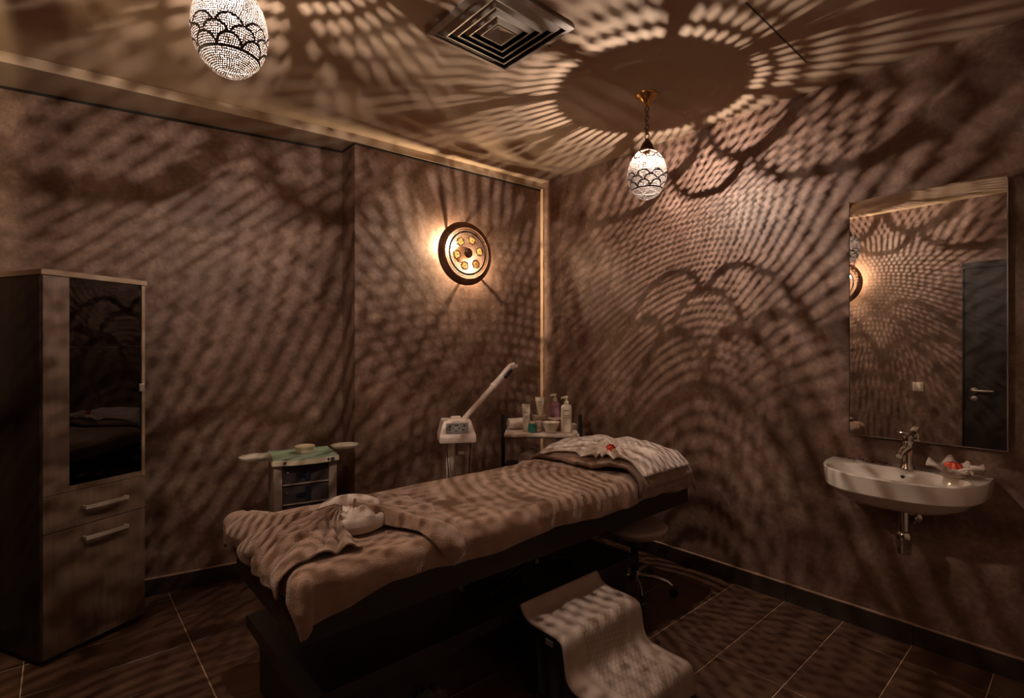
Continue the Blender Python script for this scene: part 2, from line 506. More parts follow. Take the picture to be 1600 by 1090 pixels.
MB().box(.010, .016, -.028, .028, -.028, .028).obj('rocker', M['plastic_c'], sw, bevel=.002)

# ------------------------------------------------------------------ pierced lamps
EA, EB = 0.102, 0.134
NSC = 8
LOW_ROWS = [(0, -.086), (1, -.064), (0, -.042)]        # nearest row first, arches bulging up
TOP_ROWS = [(0, .116), (1, .098)]                      # arches hanging down
def egg_r(z):
    return EA * math.sqrt(max(0, 1 - (z / EB) ** 2))
def row_W(zb, up):
    return TAU * max(egg_r(zb + (.02 if up else -.02)), .05) / NSC
def in_scale(theta, z, row, up):
    k, zb = row
    u = theta / TAU * NSC + .5 * k
    du = u - math.floor(u) - .5
    dz = (z - zb) * (1 if up else -1)
    if dz < 0: return False
    return math.hypot(du, dz / row_W(zb, up)) < .53
def scale_bands(bw=.0066):
    """ribbons of sheet metal along the edges of the fish scales, riveted on the outside of the egg"""
    mb = MB(); n = 28
    def P(theta, z):
        r = egg_r(z) * 1.006
        return (r * math.cos(theta), r * math.sin(theta), z * 1.002)
    for rows, up in ((LOW_ROWS, True), (TOP_ROWS, False)):
        for q, (k, zb) in enumerate(rows):
            W = row_W(zb, up)
            for i in range(NSC):
                th = lambda f, R: (i + .5 - .5 * k + R * math.cos(f)) * TAU / NSC
                zz = lambda f, R: zb + (1 if up else -1) * R * W * math.sin(f)
                for a in range(n):
                    f0, f1 = PI * a / n, PI * (a + 1) / n
                    fm = (f0 + f1) / 2
                    if any(in_scale(th(fm, .53 - bw / W / 2) % TAU, zz(fm, .53 - bw / W / 2), rw, up) for rw in rows[:q]):
                        continue
                    Ri, Ro = .53 - bw / W, .53
                    quad = [P(th(f0, Ri), zz(f0, Ri)), P(th(f0, Ro), zz(f0, Ro)), P(th(f1, Ro), zz(f1, Ro)), P(th(f1, Ri), zz(f1, Ri))]
                    mb.add(quad, [(0, 1, 2, 3)])
    return mb
def egg_hole(theta, z, r):
    if z > .114: return False
    if -.089 < z < -.083: return False
    return True
def pierced_egg(step=.0059, hr=.355):
    mb = MB(); bands = MB()
    jr = random.Random(3)
    ps = []
    p = math.asin(.034 / EA)
    while p < PI - .05:
        ps.append(p)
        ds = math.hypot(EA * math.cos(p), EB * math.sin(p))
        p += step / ds
    pt = lambda pp, t: (EA * math.sin(pp) * math.cos(t), EA * math.sin(pp) * math.sin(t), EB * math.cos(pp))
    for i in range(len(ps) - 1):
        p0, p1 = ps[i], ps[i + 1]
        pm = (p0 + p1) / 2
        r = EA * math.sin(pm); z = EB * math.cos(pm)
        n = max(6, round(TAU * r / step))
        off = .5 * (i % 2)
        dt = TAU / n
        hc = min(r * dt, step)
        for k in range(n):
            t0 = (k + off) * dt; t1 = t0 + dt; tm = t0 + dt / 2
            if egg_hole(tm % TAU, z, r):
                outer = [(p0, t0), (p0, tm), (p0, t1), (pm, t1), (p1, t1), (p1, tm), (p1, t0), (pm, t0)]
                inner = []
                jx, jy = jr.uniform(-.07, .07), jr.uniform(-.07, .07)
                for a in range(8):
                    an = PI * (1.25 - a * .25)          # matches the outer order
                    inner.append((pm - (p1 - p0) * (hr * math.sin(PI * (.75 - a * .25)) + jx), tm + dt * (hr * math.cos(PI * (.75 - a * .25)) + jy)))
                mb.add([pt(*q) for q in outer + inner], [(a, (a + 1) % 8, 8 + (a + 1) % 8, 8 + a) for a in range(8)])
            else:
                bands.add([pt(p0, t0), pt(p0, t1), pt(p1, t1), pt(p1, t0)], [(0, 1, 2, 3)])
    return mb, bands
egg_mb, band_mb = pierced_egg()
rib = scale_bands()
band_mb.add(rib.v, rib.f)
EGG = egg_mb.mesh('pierced_shade', M['shade'])
BAND = band_mb.mesh('scale_bands', M['shade_band'])

def link_mesh():
    pts = []
    for i in range(16):
        a = TAU * i / 16
        pts.append((.0118 * math.cos(a), 0, .0152 * math.sin(a)))
    return MB().tube(pts, .0028, 6, closed=True).mesh('chain_link', M['bronze'], smooth=True)
LINK = link_mesh()
CANOPY = MB().lathe([(.012, -.062), (.016, -.056), (.018, -.046), (.040, -.020), (.056, -.010), (.060, -.004), (.060, 0)], 32).mesh('canopy', M['brass'], smooth=True)
NECK = MB().lathe([(.040, -.006), (.042, 0), (.036, .010), (.030, .026), (.022, .042), (.012, .052), (.008, .060)], 28).mesh('neck_cap', M['bronze'], smooth=True)
SOCKET = MB().lathe([(.010, -.022), (.014, -.018), (.014, .020), (.018, .022)], 16).mesh('socket', M['bronze'], smooth=True)
FIL_L, FIL_R = .0074, .0006
M['filament'] = emis('white_hot_filament', LAMP_COL, LAMP_W / (PI * TAU * FIL_R * FIL_L), 'AUTO')
FILAMENT = MB().tube([(0, 0, -FIL_L / 2), (0, 0, FIL_L / 2)], FIL_R, 5).mesh('filament', M['filament'])
STEM = MB().lathe([(.0015, -.006), (.003, 0), (.004, .012)], 8).mesh('lamp_stem', M['bronze'], smooth=True)
BULB = MB().lathe([(.0012, -.010), (.0042, -.004), (.0050, .004), (.0030, .010), (.0012, .012)], 10).mesh('bulb', M['glow'], smooth=True)

def pendant(label, x, y, zc, spin):
    t = thing('pendant_lamp', label, 'lamp', (x, y, CEIL), spin, 'pierced egg pendant lamps')
    h = zc - CEIL                                          # egg centre in local z
    inst('canopy', CANOPY, t)
    top = h + EB * math.cos(math.asin(.034 / EA))
    inst('neck_cap', NECK, t, (0, 0, top + .002))
    z0, z1 = top + .066, -.066
    n = max(3, round((z1 - z0) / .0235))
    for i in range(n):
        inst('chain_link', LINK, t, (0, 0, z0 + (z1 - z0) * (i + .5) / n), (0, 0, PI / 2 * (i % 2)))
    s = inst('shade', EGG, t, (0, 0, h))
    inst('shade_bands', BAND, s)
    inst('socket', SOCKET, t, (0, 0, h + .122))
    b = inst('lamp_stem', STEM, t, (0, 0, h + .090))
    inst('filament', FILAMENT, b, (0, 0, -.014), (0, math.radians(54), 0))
    return t
pendant('pierced egg pendant lamp on a chain near the right wall, whole lamp in view', 2.360, 1.588, 2.300, -PI / 2)
pendant('large pierced egg pendant lamp nearest the camera, cut off by the top of the picture', 0.382, 1.690, 2.306, 0.15)

# ------------------------------------------------------------------ round wall lamps
def sconce_face(R=.183):
    mb = MB()
    step = .0112
    rings = []
    r = .0345
    while r < R - .003:
        rings.append(r); r += step
    dep = lambda rr: -.078 - .012 * (1 - (rr / R) ** 2)
    ros = [(.098 * math.cos(PI / 6 * (2 * k + .4)), .098 * math.sin(PI / 6 * (2 * k + .4))) for k in range(6)]
    pt = lambda rr, t: (rr * math.cos(t), dep(rr), rr * math.sin(t))
    for i, r0 in enumerate(rings):
        r1 = r0 + step; rm_ = (r0 + r1) / 2
        n = round(TAU * rm_ / step); dt = TAU / n; off = .5 * (i % 2)
        for k in range(n):
            t0 = (k + off) * dt; t1 = t0 + dt; tm = t0 + dt / 2
            cx, cz = rm_ * math.cos(tm), rm_ * math.sin(tm)
            dmin = min(math.hypot(cx - a, cz - b) for a, b in ros)
            if dmin < .020: continue
            solid = .150 < rm_ < .1605 or dmin < .030
            if solid:
                mb.add([pt(r0, t0), pt(r0, t1), pt(r1, t1), pt(r1, t0)], [(0, 1, 2, 3)])
            else:
                outer = [(r0, t0), (r0, tm), (r0, t1), (rm_, t1), (r1, t1), (r1, tm), (r1, t0), (rm_, t0)]
                inner = [(rm_ - step * .37 * math.sin(PI * (.75 - a * .25)), tm + dt * .37 * math.cos(PI * (.75 - a * .25))) for a in range(8)]
                mb.add([pt(*q) for q in outer + inner], [(a, (a + 1) % 8, 8 + (a + 1) % 8, 8 + a) for a in range(8)])
    return mb, ros, dep
fmb, ROS, dep = sconce_face()
FACE = fmb.mesh('pierced_face', M['sconce_face'])
toY = Matrix.Rotation(PI / 2, 4, 'X')       # local +z of a lathe -> -y
def lathe_y(prof, seg=40, cap=False):
    return MB().lathe(prof, seg, cap=cap).xform(toY)
RIM = lathe_y([(.222, .046), (.228, .050), (.226, .056), (.205, .070), (.186, .079), (.182, .079), (.182, .074), (.205, .062), (.222, .046)], 56).mesh('rim', M['sconce_rim'], smooth=True)
BOSS = lathe_y([(.035, .086), (.035, .0905), (.022, .095), (.004, .0965)], 28, True).mesh('boss', M['sconce_rim'], smooth=True)
ROSETTE = lathe_y([(.029, .000), (.029, .003), (.024, .005), (.020, .0035), (.014, .0065), (.010, .005), (.0065, .007), (.002, .0075)], 24, True).mesh('rosette', M['rosette'], smooth=True)
ROSRING = lathe_y([(.0290, .0), (.0290, .0045), (.0325, .0045), (.0325, .0), (.0290, .0)], 24).mesh('rosette_ring', M['sconce_rim'], smooth=True)
ROSDOT = lathe_y([(.0045, .0), (.0045, .004), (.001, .0055)], 10, True).mesh('rosette_centre', M['sconce_rim'], smooth=True)
SPACER = MB().box(-.005, .005, -.062, 0, -.010, .010).mesh('spacer', M['sconce_rim'])
ROSPLATE = lathe_y([(.060, 0), (.060, .010), (.054, .014)], 28, True).mesh('back_plate', M['sconce_rim'], smooth=True)

def sconce(label, x, y, z, rz, group='round pierced wall lamps', bulbs=((-.118, .062), (.070, -.078))):
    t = thing('wall_lamp', label, 'lamp', (x, y, z), rz, group)
    inst('back_plate', ROSPLATE, t)
    inst('rim', RIM, t)
    f = inst('pierced_face', FACE, t)
    inst('boss', BOSS, t, (0, 0, 0))
    for a, b in ROS:
        o = inst('rosette', ROSETTE, t, (a, dep(math.hypot(a, b)) + .001, b))
        inst('rosette_centre', ROSDOT, o, (0, -.006, 0))
        inst('rosette_ring', ROSRING, o, (0, -.001, 0))
    for an in (88, 128, 28, -44, -95):
        a = math.radians(an)
        inst('spacer', SPACER, t, (.205 * math.cos(a), 0, .205 * math.sin(a)), (0, -a + PI / 2, 0))
    for i, (bx, bz) in enumerate(bulbs):
        inst('bulb', BULB, t, (bx, -.054, bz), scale=(1.6, 1.6, 1.6))
        l = bpy.data.lights.new('bulb_light', 'POINT')
        l.energy = SCONCE_W * (1.0 if i == 0 else .8); l.color = SCONCE_COL; l.shadow_soft_size = .006
        lo = bpy.data.objects.new('bulb_light', l)
        COL.objects.link(lo); lo.parent = t; lo.location = (bx * .96, -.036, bz * .96)
    return t
pd = Vector((PIER_R[0] - PIER_L[0], PIER_R[1] - PIER_L[1])).normalized()
prz = math.atan2(pd.y, pd.x)
sx = 2.206
sconce('round copper-rimmed pierced wall lamp glowing on the back wall near the corner', sx, PIER_L[1] + (sx - PIER_L[0]) * pd.y / pd.x, 2.055, prz)
sconce('round pierced wall lamp on the opposite wall, seen only at the mirror edge', XL, 1.97, 2.055, PI / 2)

# ------------------------------------------------------------------ ceiling air diffuser
ac = thing('air_diffuser', 'square metal air diffuser of nested frames set in the ceiling', 'air vent', (1.400, 1.668, CEIL))
def sqring(mb, ro, zo, ri, zi, t=.0015):
    def ring(r, z): return [(-r, -r, z), (r, -r, z), (r, r, z), (-r, r, z)]
    vs = ring(ro, zo) + ring(ri, zi) + ring(ro, zo + t) + ring(ri, zi + t)
    fs = []
    for i in range(4):
        j = (i + 1) % 4
        fs += [(i, j, 4 + j, 4 + i), (8 + j, 8 + i, 12 + i, 12 + j), (i, 8 + i, 8 + j, j), (4 + j, 12 + j, 12 + i, 4 + i)]
    return mb.add(vs, fs)
MB().box(-.205, .205, -.205, .205, -.003, 0).obj('plenum', M['black'], ac)
mb = MB(); sqring(mb, .224, -.016, .198, -.024, .003)
sqring(mb, .224, -.016, .222, 0, .002); mb.obj('outer_frame', M['alu'], ac)
for k, ro in enumerate((.192, .157, .122, .087)):
    mb = MB(); sqring(mb, ro - .002, -.008, ro - .030, -.030, .0014); sqring(mb, ro - .030, -.0302, ro - .0355, -.030, .002)
    mb.obj('vane', M['alu'], ac)
mb = MB().add([(-.044, -.044, -.030), (.044, -.044, -.030), (.044, .044, -.030), (-.044, .044, -.030), (0, 0, -.010)], [(0, 1, 4), (1, 2, 4), (2, 3, 4), (3, 0, 4)])
sqring(mb, .048, -.032, .042, -.030, .003); mb.obj('centre_pyramid', M['alu'], ac)

# ------------------------------------------------------------------ tall cabinet
CW, CD, CH = 0.432, 0.33, 1.715
crz = math.atan2(.467, .884)
cab = thing('display_cabinet', 'tall dark oak cabinet with a smoked glass door and two bar handles', 'cabinet', (-0.057, 3.0, 0), crz)
# local: x along the front, y into the depth
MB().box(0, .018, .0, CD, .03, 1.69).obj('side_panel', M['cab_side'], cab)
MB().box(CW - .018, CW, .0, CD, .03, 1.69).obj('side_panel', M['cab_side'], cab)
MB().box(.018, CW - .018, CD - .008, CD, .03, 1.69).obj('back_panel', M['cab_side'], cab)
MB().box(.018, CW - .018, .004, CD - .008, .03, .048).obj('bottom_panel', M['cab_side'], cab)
MB().box(.018, CW - .018, .004, CD - .008, .715, .733).obj('middle_panel', M['cab'], cab)
MB().box(-.006, CW + .006, -.024, CD, 1.69, 1.714).obj('top_panel', M['cab_edge'], cab, bevel=.002)
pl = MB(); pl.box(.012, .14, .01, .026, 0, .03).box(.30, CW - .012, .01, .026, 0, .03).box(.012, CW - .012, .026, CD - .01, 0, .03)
pl.obj('plinth', M['cab_side'], cab)
dr = MB().box(.002, .100, -.020, 0, .735, 1.688).obj('door', M['cab'], cab, bevel=.0012)
MB().box(CW - .016, CW - .002, -.020, 0, .735, 1.688).obj('door_stile', M['cab_edge'], dr)
MB().box(.100, CW - .016, -.020, 0, .735, .758).obj('door_rail', M['cab'], dr)
MB().box(.100, CW - .016, -.014, -.009, .758, 1.688).obj('glass_pane', M['cabglass'], dr)
MB().box(CW - .034, CW - .010, -.030, -.020, 1.158, 1.196).obj('door_clip', M['steel'], dr, bevel=.002)
for z in (1.376, 1.052):
    sh = MB().box(.019, CW - .019, .02, CD - .01, z, z + .007).obj('glass_shelf', M['clear'], cab)
    MB().box(.019, CW - .019, .0185, .0197, z, z + .006).obj('shelf_edge', M['plastic_w'], sh)
d1 = MB().box(.002, CW - .002, -.020, 0, .572, .732).obj('drawer_front', M['cab'], cab, bevel=.0015)
d2 = MB().box(.002, CW - .002, -.020, 0, .034, .568).obj('lower_door', M['cab'], cab, bevel=.0015)
def bar_handle(z, par, x0=.150, x1=.335):
    n = 14
    pts = []
    mb = MB()
    def f(u, v):
        x = x0 + (x1 - x0) * u
        y = -.046 - .006 * math.sin(PI * u)
        sec = [(-.004, -.008), (.004, -.008), (.004, .008), (-.004, .008), (-.004, -.008)]
        a, b = sec[round(v * 4)]
        return (x, y + a, z + b)
    mb.grid(n, 5, f)
    mb.box(x0, x0 + .008, -.05, -.0195, z - .007, z + .007).box(x1 - .008, x1, -.05, -.0195, z - .007, z + .007)
    mb.obj('bar_handle', M['handle'], par)
bar_handle(.652, d1); bar_handle(.512, d2)

# ------------------------------------------------------------------ massage bed
BX0, BX1, BY0, BY1 = .52, 2.665, 1.525, 2.20
bed = thing('massage_bed', 'black ash massage bed with a padded top on a two-pedestal base', 'bed', (0, 0, 0))
# base deck with an opening, on two pedestals
MB().box(.571, 1.34, 1.585, 2.265, .252, .300).obj('base_deck', M['bedwood'], bed, bevel=.002)
MB().box(1.60, 2.263, 1.585, 2.265, .252, .300).obj('base_deck', M['bedwood'], bed, bevel=.002)
MB().box(1.341, 1.599, 1.585, 1.665, .252, .300).obj('base_rail', M['bedwood'], bed)
MB().box(1.341, 1.599, 2.185, 2.265, .252, .300).obj('base_rail', M['bedwood'], bed)
MB().box(1.455, 1.500, 1.666, 2.184, .262, .296).obj('cross_bar', M['black_metal'], bed)
MB().box(.610, .953, 1.615, 2.225, .0, .252).obj('pedestal', M['bedwood'], bed, bevel=.002)
MB().box(1.615, 2.225, 1.615, 2.225, .0, .252).obj('pedestal', M['bedwood'], bed, bevel=.002)
# lifting scissor
def bar(p, q, wd, hh, name='scissor_arm', m='black_metal'):
    p, q = Vector(p), Vector(q)
    L = (q - p).length
    a = math.atan2(q.z - p.z, q.x - p.x)
    o = MB().box(-hh, L + hh, -wd / 2, wd / 2, -hh, hh).obj(name, M[m], bed, bevel=.002)
    o.location = p; o.rotation_euler = (0, -a, 0)
    return o
for y in (1.70, 2.08):
    bar((1.40, y, .325), (1.86, y, .490), .022, .020)
    bar((1.86, y + .03, .325), (1.40, y + .03, .490), .022, .020)
for x, z in ((1.40, .325), (1.86, .325), (1.63, .408)):
    MB().tube([(x, 1.68, z), (x, 2.13, z)], .014, 10).obj('cross_tube', M['black_metal'], bed, smooth=True)
MB().tube([(1.63, 1.676, .408), (1.63, 1.69, .408)], .010, 10).obj('pivot_bolt', M['steel'], bed, smooth=True)
# upper frame
MB().box(BX0, BX1, BY0, BY0 + .028, .508, .604).obj('frame_rail', M['bedwood'], bed, bevel=.002)
MB().box(BX0, BX1, BY1 - .028, BY1, .508, .604).obj('frame_rail', M['bedwood'], bed, bevel=.002)
MB().box(BX0, BX0 + .028, BY0 + .0285, BY1 - .0285, .508, .604).obj('frame_end', M['bedwood'], bed, bevel=.002)
MB().box(BX1 - .028, BX1, BY0 + .0285, BY1 - .0285, .508, .604).obj('frame_end', M['bedwood'], bed, bevel=.002)
MB().box(BX0 + .03, BX1 - .03, BY0 + .03, BY1 - .03, .560, .604).obj('frame_deck', M['bedwood'], bed)
ZT = .712
MB().box(BX0 + .012, BX1 - .02, BY0 + .010, BY1 - .010, .6045, ZT).obj('mattress', M['vinyl'], bed, bevel=.03, smooth=True)

# --- cloth laid on the bed: flat (x, y) coordinates bent over the edges of the mattress
EX0, EY0, EY1, RR = BX0 + .035, BY0 + .035, BY1 - .035, .042
def nz(x, y, z=0.0):
    return noise.noise(Vector((x, y, z)))
def bend(d):
    """arc length past the edge -> (outward, drop)"""
    if d <= 0: return 0.0, 0.0
    a = d / RR
    if a < PI / 2: return RR * math.sin(a), RR * (1 - math.cos(a))
    return RR, RR + (d - RR * PI / 2)
def on_bed(x, y, h, flare=.10):
    dl = max(0, EX0 - x); dn = max(0, EY0 - y); df = max(0, y - EY1)
    dy = dn if dn > 0 else df
    sy = -1 if dn > 0 else 1
    if dl > 0 and dy > 0:
        d = math.hypot(dl, dy)
        o, dr_ = bend(d)
        ux, uy = dl / d, dy / d
        o2 = o * (1 + .25 * min(1, d / .12)) + h
        X = EX0 - ux * o2; Y = (EY0 if sy < 0 else EY1) + sy * uy * o2
        return (X, Y, ZT - dr_ + (h if dr_ < RR else h * max(0, 1 - (dr_ - RR) / .03)))
    if dl > 0:
        o, dr_ = bend(dl); k = min(1, o / RR)
        return (EX0 - o - h * k, y, ZT - dr_ + h * (1 - k * .9))
    if dy > 0:
        o, dr_ = bend(dy); k = min(1, o / RR)
        return (x, (EY0 if sy < 0 else EY1) + sy * (o + h * k), ZT - dr_ + h * (1 - k * .9))
    return (x, y, ZT + h)

def cover(u, v):
    x = (EX0 - .105) + u * (2.62 - EX0 + .105)
    ylo = EY0 - .128 + .010 * math.sin(x * 9) - .045 * max(0, 1 - abs(x - .50) / .30)
    yhi = EY1 + .13
    y = ylo + v * (yhi - ylo)
    hem = abs(y - EY0) < 2
    h = .007 + .0045 * nz(x * 5, y * 6) + .002 * nz(x * 17, y * 15)
    hang = max(0, EY0 - y)
    h += min(hang, .10) * (.10 * nz(x * 9, 1.3, 2) + .07 * math.sin(x * 31 + 2 * nz(x * 3, 0)) + .06)
    # ridge where the second cover overlaps
    k = x - 2.02 - .03 * math.sin(y * 5)
    h += .010 / (1 + math.exp(-k * 160)) + .010 * math.exp(-(k / .018) ** 2)
    k2 = x - 1.60
    h += .004 * math.exp(-(k2 / .012) ** 2) * (1 if hang > 0 else .3)
    p = on_bed(x, y, max(.003, h))
    return p
bc = MB().grid(260, 120, cover).obj('bed_cover', M['towel'], None, smooth='all', thick=.006)
tag(bc, 'brown terry bed cover draped over the massage bed', 'bed cover')

# --- the bow of brown towel at the foot end: two pleated fans and the pale knot
KX, KY = .775, 1.775
def fan(a0, a1, length, pleats, amp, phase, lift=.050):
    def f(u, v):
        a = a0 + (a1 - a0) * u
        r = .035 + (length(u) - .035) * v
        # pleats follow the angle, deeper near the knot
        ph = pleats * u + .55 * nz(u * 4 + phase, v * 1.6, phase)
        pl_ = abs(math.sin(PI * ph)) ** 0.8
        fade = (1 - v) ** 0.8 * .6 + .45
        h = .017 + amp * pl_ * fade + lift * (1 - v) ** 2.2 + .004 * nz(u * 9, v * 7, phase)
        edge = min(u, 1 - u) * 12
        h = .016 + (h - .016) * min(1, .25 + edge)
        ww = .5 + .5 * min(1, v * 1.6)
        am = (a0 + a1) / 2
        aa = am + (a - am) * ww
        return on_bed(KX + r * math.cos(aa), KY + r * math.sin(aa), h)
    return f
bow = thing('bow_towel', 'brown towel tied into a bow at the foot end of the bed', 'towel', (0, 0, 0))
def left_len(u):
    # the towel end is cut straight: along the near edge, over the foot end, along the far edge
    a = math.radians(262) + (math.radians(112) - math.radians(262)) * u
    c, sn = math.cos(a), math.sin(a)
    L = .60
    if sn < -.01: L = min(L, (KY - 1.583) / -sn)
    if c < -.01: L = min(L, (KX - .452) / -c)
    if sn > .01: L = min(L, (2.235 - KY) / sn)
    return L
MB().grid(150, 60, fan(math.radians(262), math.radians(112), left_len, 7.5, .042, 1.7)).obj('left_fan', M['towel2'], bow, smooth='all', thick=.006)
MB().grid(150, 60, fan(math.radians(-52), math.radians(46), lambda u: .42 - .05 * math.sin(PI * u) + .02 * math.cos(u * 9) - .04 * u, 5.5, .042, 8.3)).obj('right_fan', M['towel2'], bow, smooth='all', thick=.006)
def rope(pts, rad, flat=.75, seg=16):
    return MB().tube(pts, rad, seg)
def loop_pts(cx, cy, cz, rx, ry, a0, a1, n, zf):
    return [(cx + rx * math.cos(a0 + (a1 - a0) * i / (n - 1)), cy + ry * math.sin(a0 + (a1 - a0) * i / (n - 1)), cz + zf(i / (n - 1))) for i in range(n)]
MB().tube(loop_pts(KX + .005, KY + .02, ZT + .045, .105, .060, math.radians(-20), math.radians(200), 24, lambda t: .035 * math.sin(PI * t)),
          [.012 + .016 * math.sin(PI * i / 23) for i in range(24)], 14).obj('twisted_fold', M['towel2'], bow, smooth='all')
# pale towel bundle in the knot
def puff(u, v):
    a = TAU * u
    p = PI * v * .5
    r = math.sin(p)
    k = 1 + .06 * math.sin(3 * a + 1) * r
    x = .100 * r * k * math.cos(a); y = .070 * r * k * math.sin(a)
    fold = abs(math.sin(x * 46 + 14 * y + 2.2 * nz(x * 14, y * 14, 2))) ** .7
    z = .072 * max(0, math.cos(p)) ** .55 + .020 * (fold - .5) * math.cos(p) ** .5 + .010 * nz(x * 30, y * 30, 4) * math.cos(p)
    return (x, y, max(.002, z))
kt = thing('knot_towel', 'small pale towel bundled in the knot of the brown bow', 'towel', (KX + .012, KY - .012, ZT + .018), math.radians(-22))
MB().grid(96, 40, puff, close_u=True).obj('bundle', M['white_towel'], kt, smooth='all')
def band(u, v):
    a = math.radians(-192) + math.radians(205) * u
    ph = TAU * v
    tap = .35 + .65 * min(1, min(u, 1 - u) * 7)
    rr = .024 * tap * (1 + .06 * math.sin(14 * u))
    out = 1.0 + (rr * .55 * math.cos(ph)) / .085
    return (.106 * out * math.cos(a), .076 * out * math.sin(a), .028 * tap + rr * 1.15 * math.sin(ph))
MB().grid(60, 17, band).obj('wrap_band', M['white_towel'], kt, smooth='all')
MB().tube([(.100 * math.cos(t), .058 * math.sin(t) + .012, .060 + .018 * math.sin(t)) for t in [math.radians(8 + 170 * i / 29) for i in range(30)]],
          [.012 + .014 * math.sin(PI * i / 29) for i in range(30)], 14).obj('back_fold', M['white_towel'], kt, smooth='all')

# --- head end: hidden head cushion, brown under-towel and the pale towel with a red flower
def cush(x, y):
    a = max(0, 1 - ((x - 2.40) / .27) ** 2); b = max(0, 1 - ((y - 1.86) / .37) ** 2)
    return .085 * math.sqrt(a) * math.sqrt(b) if a * b > 0 else 0
FXp, FYp = 2.235, 1.745
def headcloth(x0, x1, ylo, yhi, h0, wave, hemw):
    def f(u, v):
        y = ylo + (yhi - ylo) * v
        xa = x0 + .05 * (1 - v) + .010 * math.sin(v * 11)
        xb = x1 + .012 * math.sin(v * 13 + 1)
        x = xa + (xb - xa) * u
        d = math.hypot(x - FXp, y - FYp); an = math.atan2(y - FYp, x - FXp)
        pl_ = abs(math.sin(an * 5.5 + 1.1 * nz(d * 5, an * 2, 3))) ** .65
        h = h0 + cush(x, y) + wave * (.030 * pl_ * min(1, d / .05) * max(0, 1 - d / .75) + .012 * nz(x * 9, y * 9, 5) + .006 * nz(x * 24, y * 24, 6)) + .004
        h -= wave * .012 * math.exp(-(d / .05) ** 2)
        p = on_bed(x, y, max(.004, h))
        # past the head end it hangs down
        if x > BX1 - .03:
            e = x - (BX1 - .03)
            p = (BX1 - .03 + min(e, .05), p[1], p[2] - max(0, e) * 1.0)
        return p
    return f
ut = MB().grid(80, 100, headcloth(2.105, 2.705, EY0 - .105, EY1 + .10, .024, .25, .03)).obj('folded_towel', M['towel2'], None, smooth='all', thick=.006)
tag(ut, 'brown folded towel lying under the pale towel at the head end', 'towel')
wt = MB().grid(110, 130, headcloth(2.125, 2.60, EY0 - .030, EY1 + .04, .040, 1.0, .03)).obj('head_towel', M['white_towel'], None, smooth='all', thick=.006)
tag(wt, 'pale towel pleated over the head end of the bed', 'towel')
hem = []
for i in range(60):
    v = i / 59
    p = headcloth(2.105, 2.705, EY0 - .105, EY1 + .10, .024, .25, .03)(0, v)
    hem.append((p[0] - .004, p[1], p[2] + .004))
MB().tube(hem, .011, 8).obj('rolled_hem', M['hem'], ut, smooth='all')

# ------------------------------------------------------------------ flowers
def petal_mesh(wd, ht, curl, m, name='petal'):
    def f(u, v):
        s = (u - .5) * 2
        wv = math.sin(PI * min(1, .12 + v * .80)) ** .7
        x = s * wd * wv
        return (x, -curl * (s * s) * wd * .8 - .25 * ht * math.sin(PI * v) + .20 * ht * v * v, ht * v - .12 * ht * s * s)
    return MB().grid(7, 7, f).mesh(name, m, smooth='all')
PET = petal_mesh(.013, .026, -.8, M['red'])
def flower(name, label, cat, loc, tilt=(0, 0, 0), sc=1.0, flame=False):
    t = thing(name, label, cat, loc)
    t.rotation_euler = tilt; t.scale = (sc, sc, sc)
    MB().lathe([(.003, 0), (.009, .004), (.011, .012), (.008, .022), (.004, .025)], 12).obj('bud', M['red'], t, smooth='all')
    for ring, (n, r, lean) in enumerate(((5, .006, .10), (6, .010, .32), (7, .013, .55))):
        for k in range(n):
            a = TAU * (k + .5 * ring) / n
            inst('petal', PET, t, (r * math.cos(a), r * math.sin(a), .001), (lean, 0, a - PI / 2 + PI), (1, 1, 1 - .06 * ring))
    for k in range(3):
        a = TAU * k / 3
    MB().lathe([(.002, -.004), (.010, .0), (.012, .004), (.006, .006)], 10).obj('calyx', M['leaf'], t, smooth='all')
    return t

fz = ZT + .040 + cush(FXp, FYp) + .004
flower('red_flower', 'red flower laid on the pale towel at the head of the bed', 'flower', (FXp - .004, FYp - .010, fz + .006), (math.radians(35), math.radians(-25), .3), 1.15)

# ------------------------------------------------------------------ two-step stool
st = thing('step_stool', 'two-step stool with black sides and a beige quilted cover, in front of the bed', 'step stool', (0, 0, 0))
SX0, SX1 = 1.405, 1.895
prof = [(1.545, .338), (1.535, .325), (1.520, .306), (1.500, .294), (1.475, .289), (1.40, .288), (1.345, .287), (1.325, .283), (1.311, .272), (1.304, .255),
        (1.297, .21), (1.290, .168), (1.281, .146), (1.266, .133), (1.246, .128), (1.20, .126), (1.12, .124), (1.086, .122), (1.068, .115), (1.060, .10), (1.054, .06), (1.048, .012)]
arc = [0]
for a, b in zip(prof, prof[1:]):
    arc.append(arc[-1] + math.hypot(a[0] - b[0], a[1] - b[1]))
def resample(n):
    out = []
    for i in range(n):
        s = arc[-1] * i / (n - 1)
        k = max(j for j in range(len(arc)) if arc[j] <= s + 1e-9)
        k = min(k, len(prof) - 2)
        t = (s - arc[k]) / (arc[k + 1] - arc[k])
        out.append((prof[k][0] + (prof[k + 1][0] - prof[k][0]) * t, prof[k][1] + (prof[k + 1][1] - prof[k][1]) * t, s))
    return out
PR = resample(70)
def stool_cover(u, v):
    y, z, s = PR[round(v * 69)]
    fl = .006 * max(0, (v - .35))
    x = SX1 + fl - (SX1 - SX0 + 2 * fl) * u
    e = min(u, 1 - u)
    return (x, y, z - .004 * max(0, 1 - e / .03))
MB().grid(30, 70, stool_cover).obj('cover', M['stool_cover'], st, smooth='all', thick=.007)
ti = MB()
u0, u1, v0, v1 = .24, .80, .30, .93
NU, NV = 24, 60
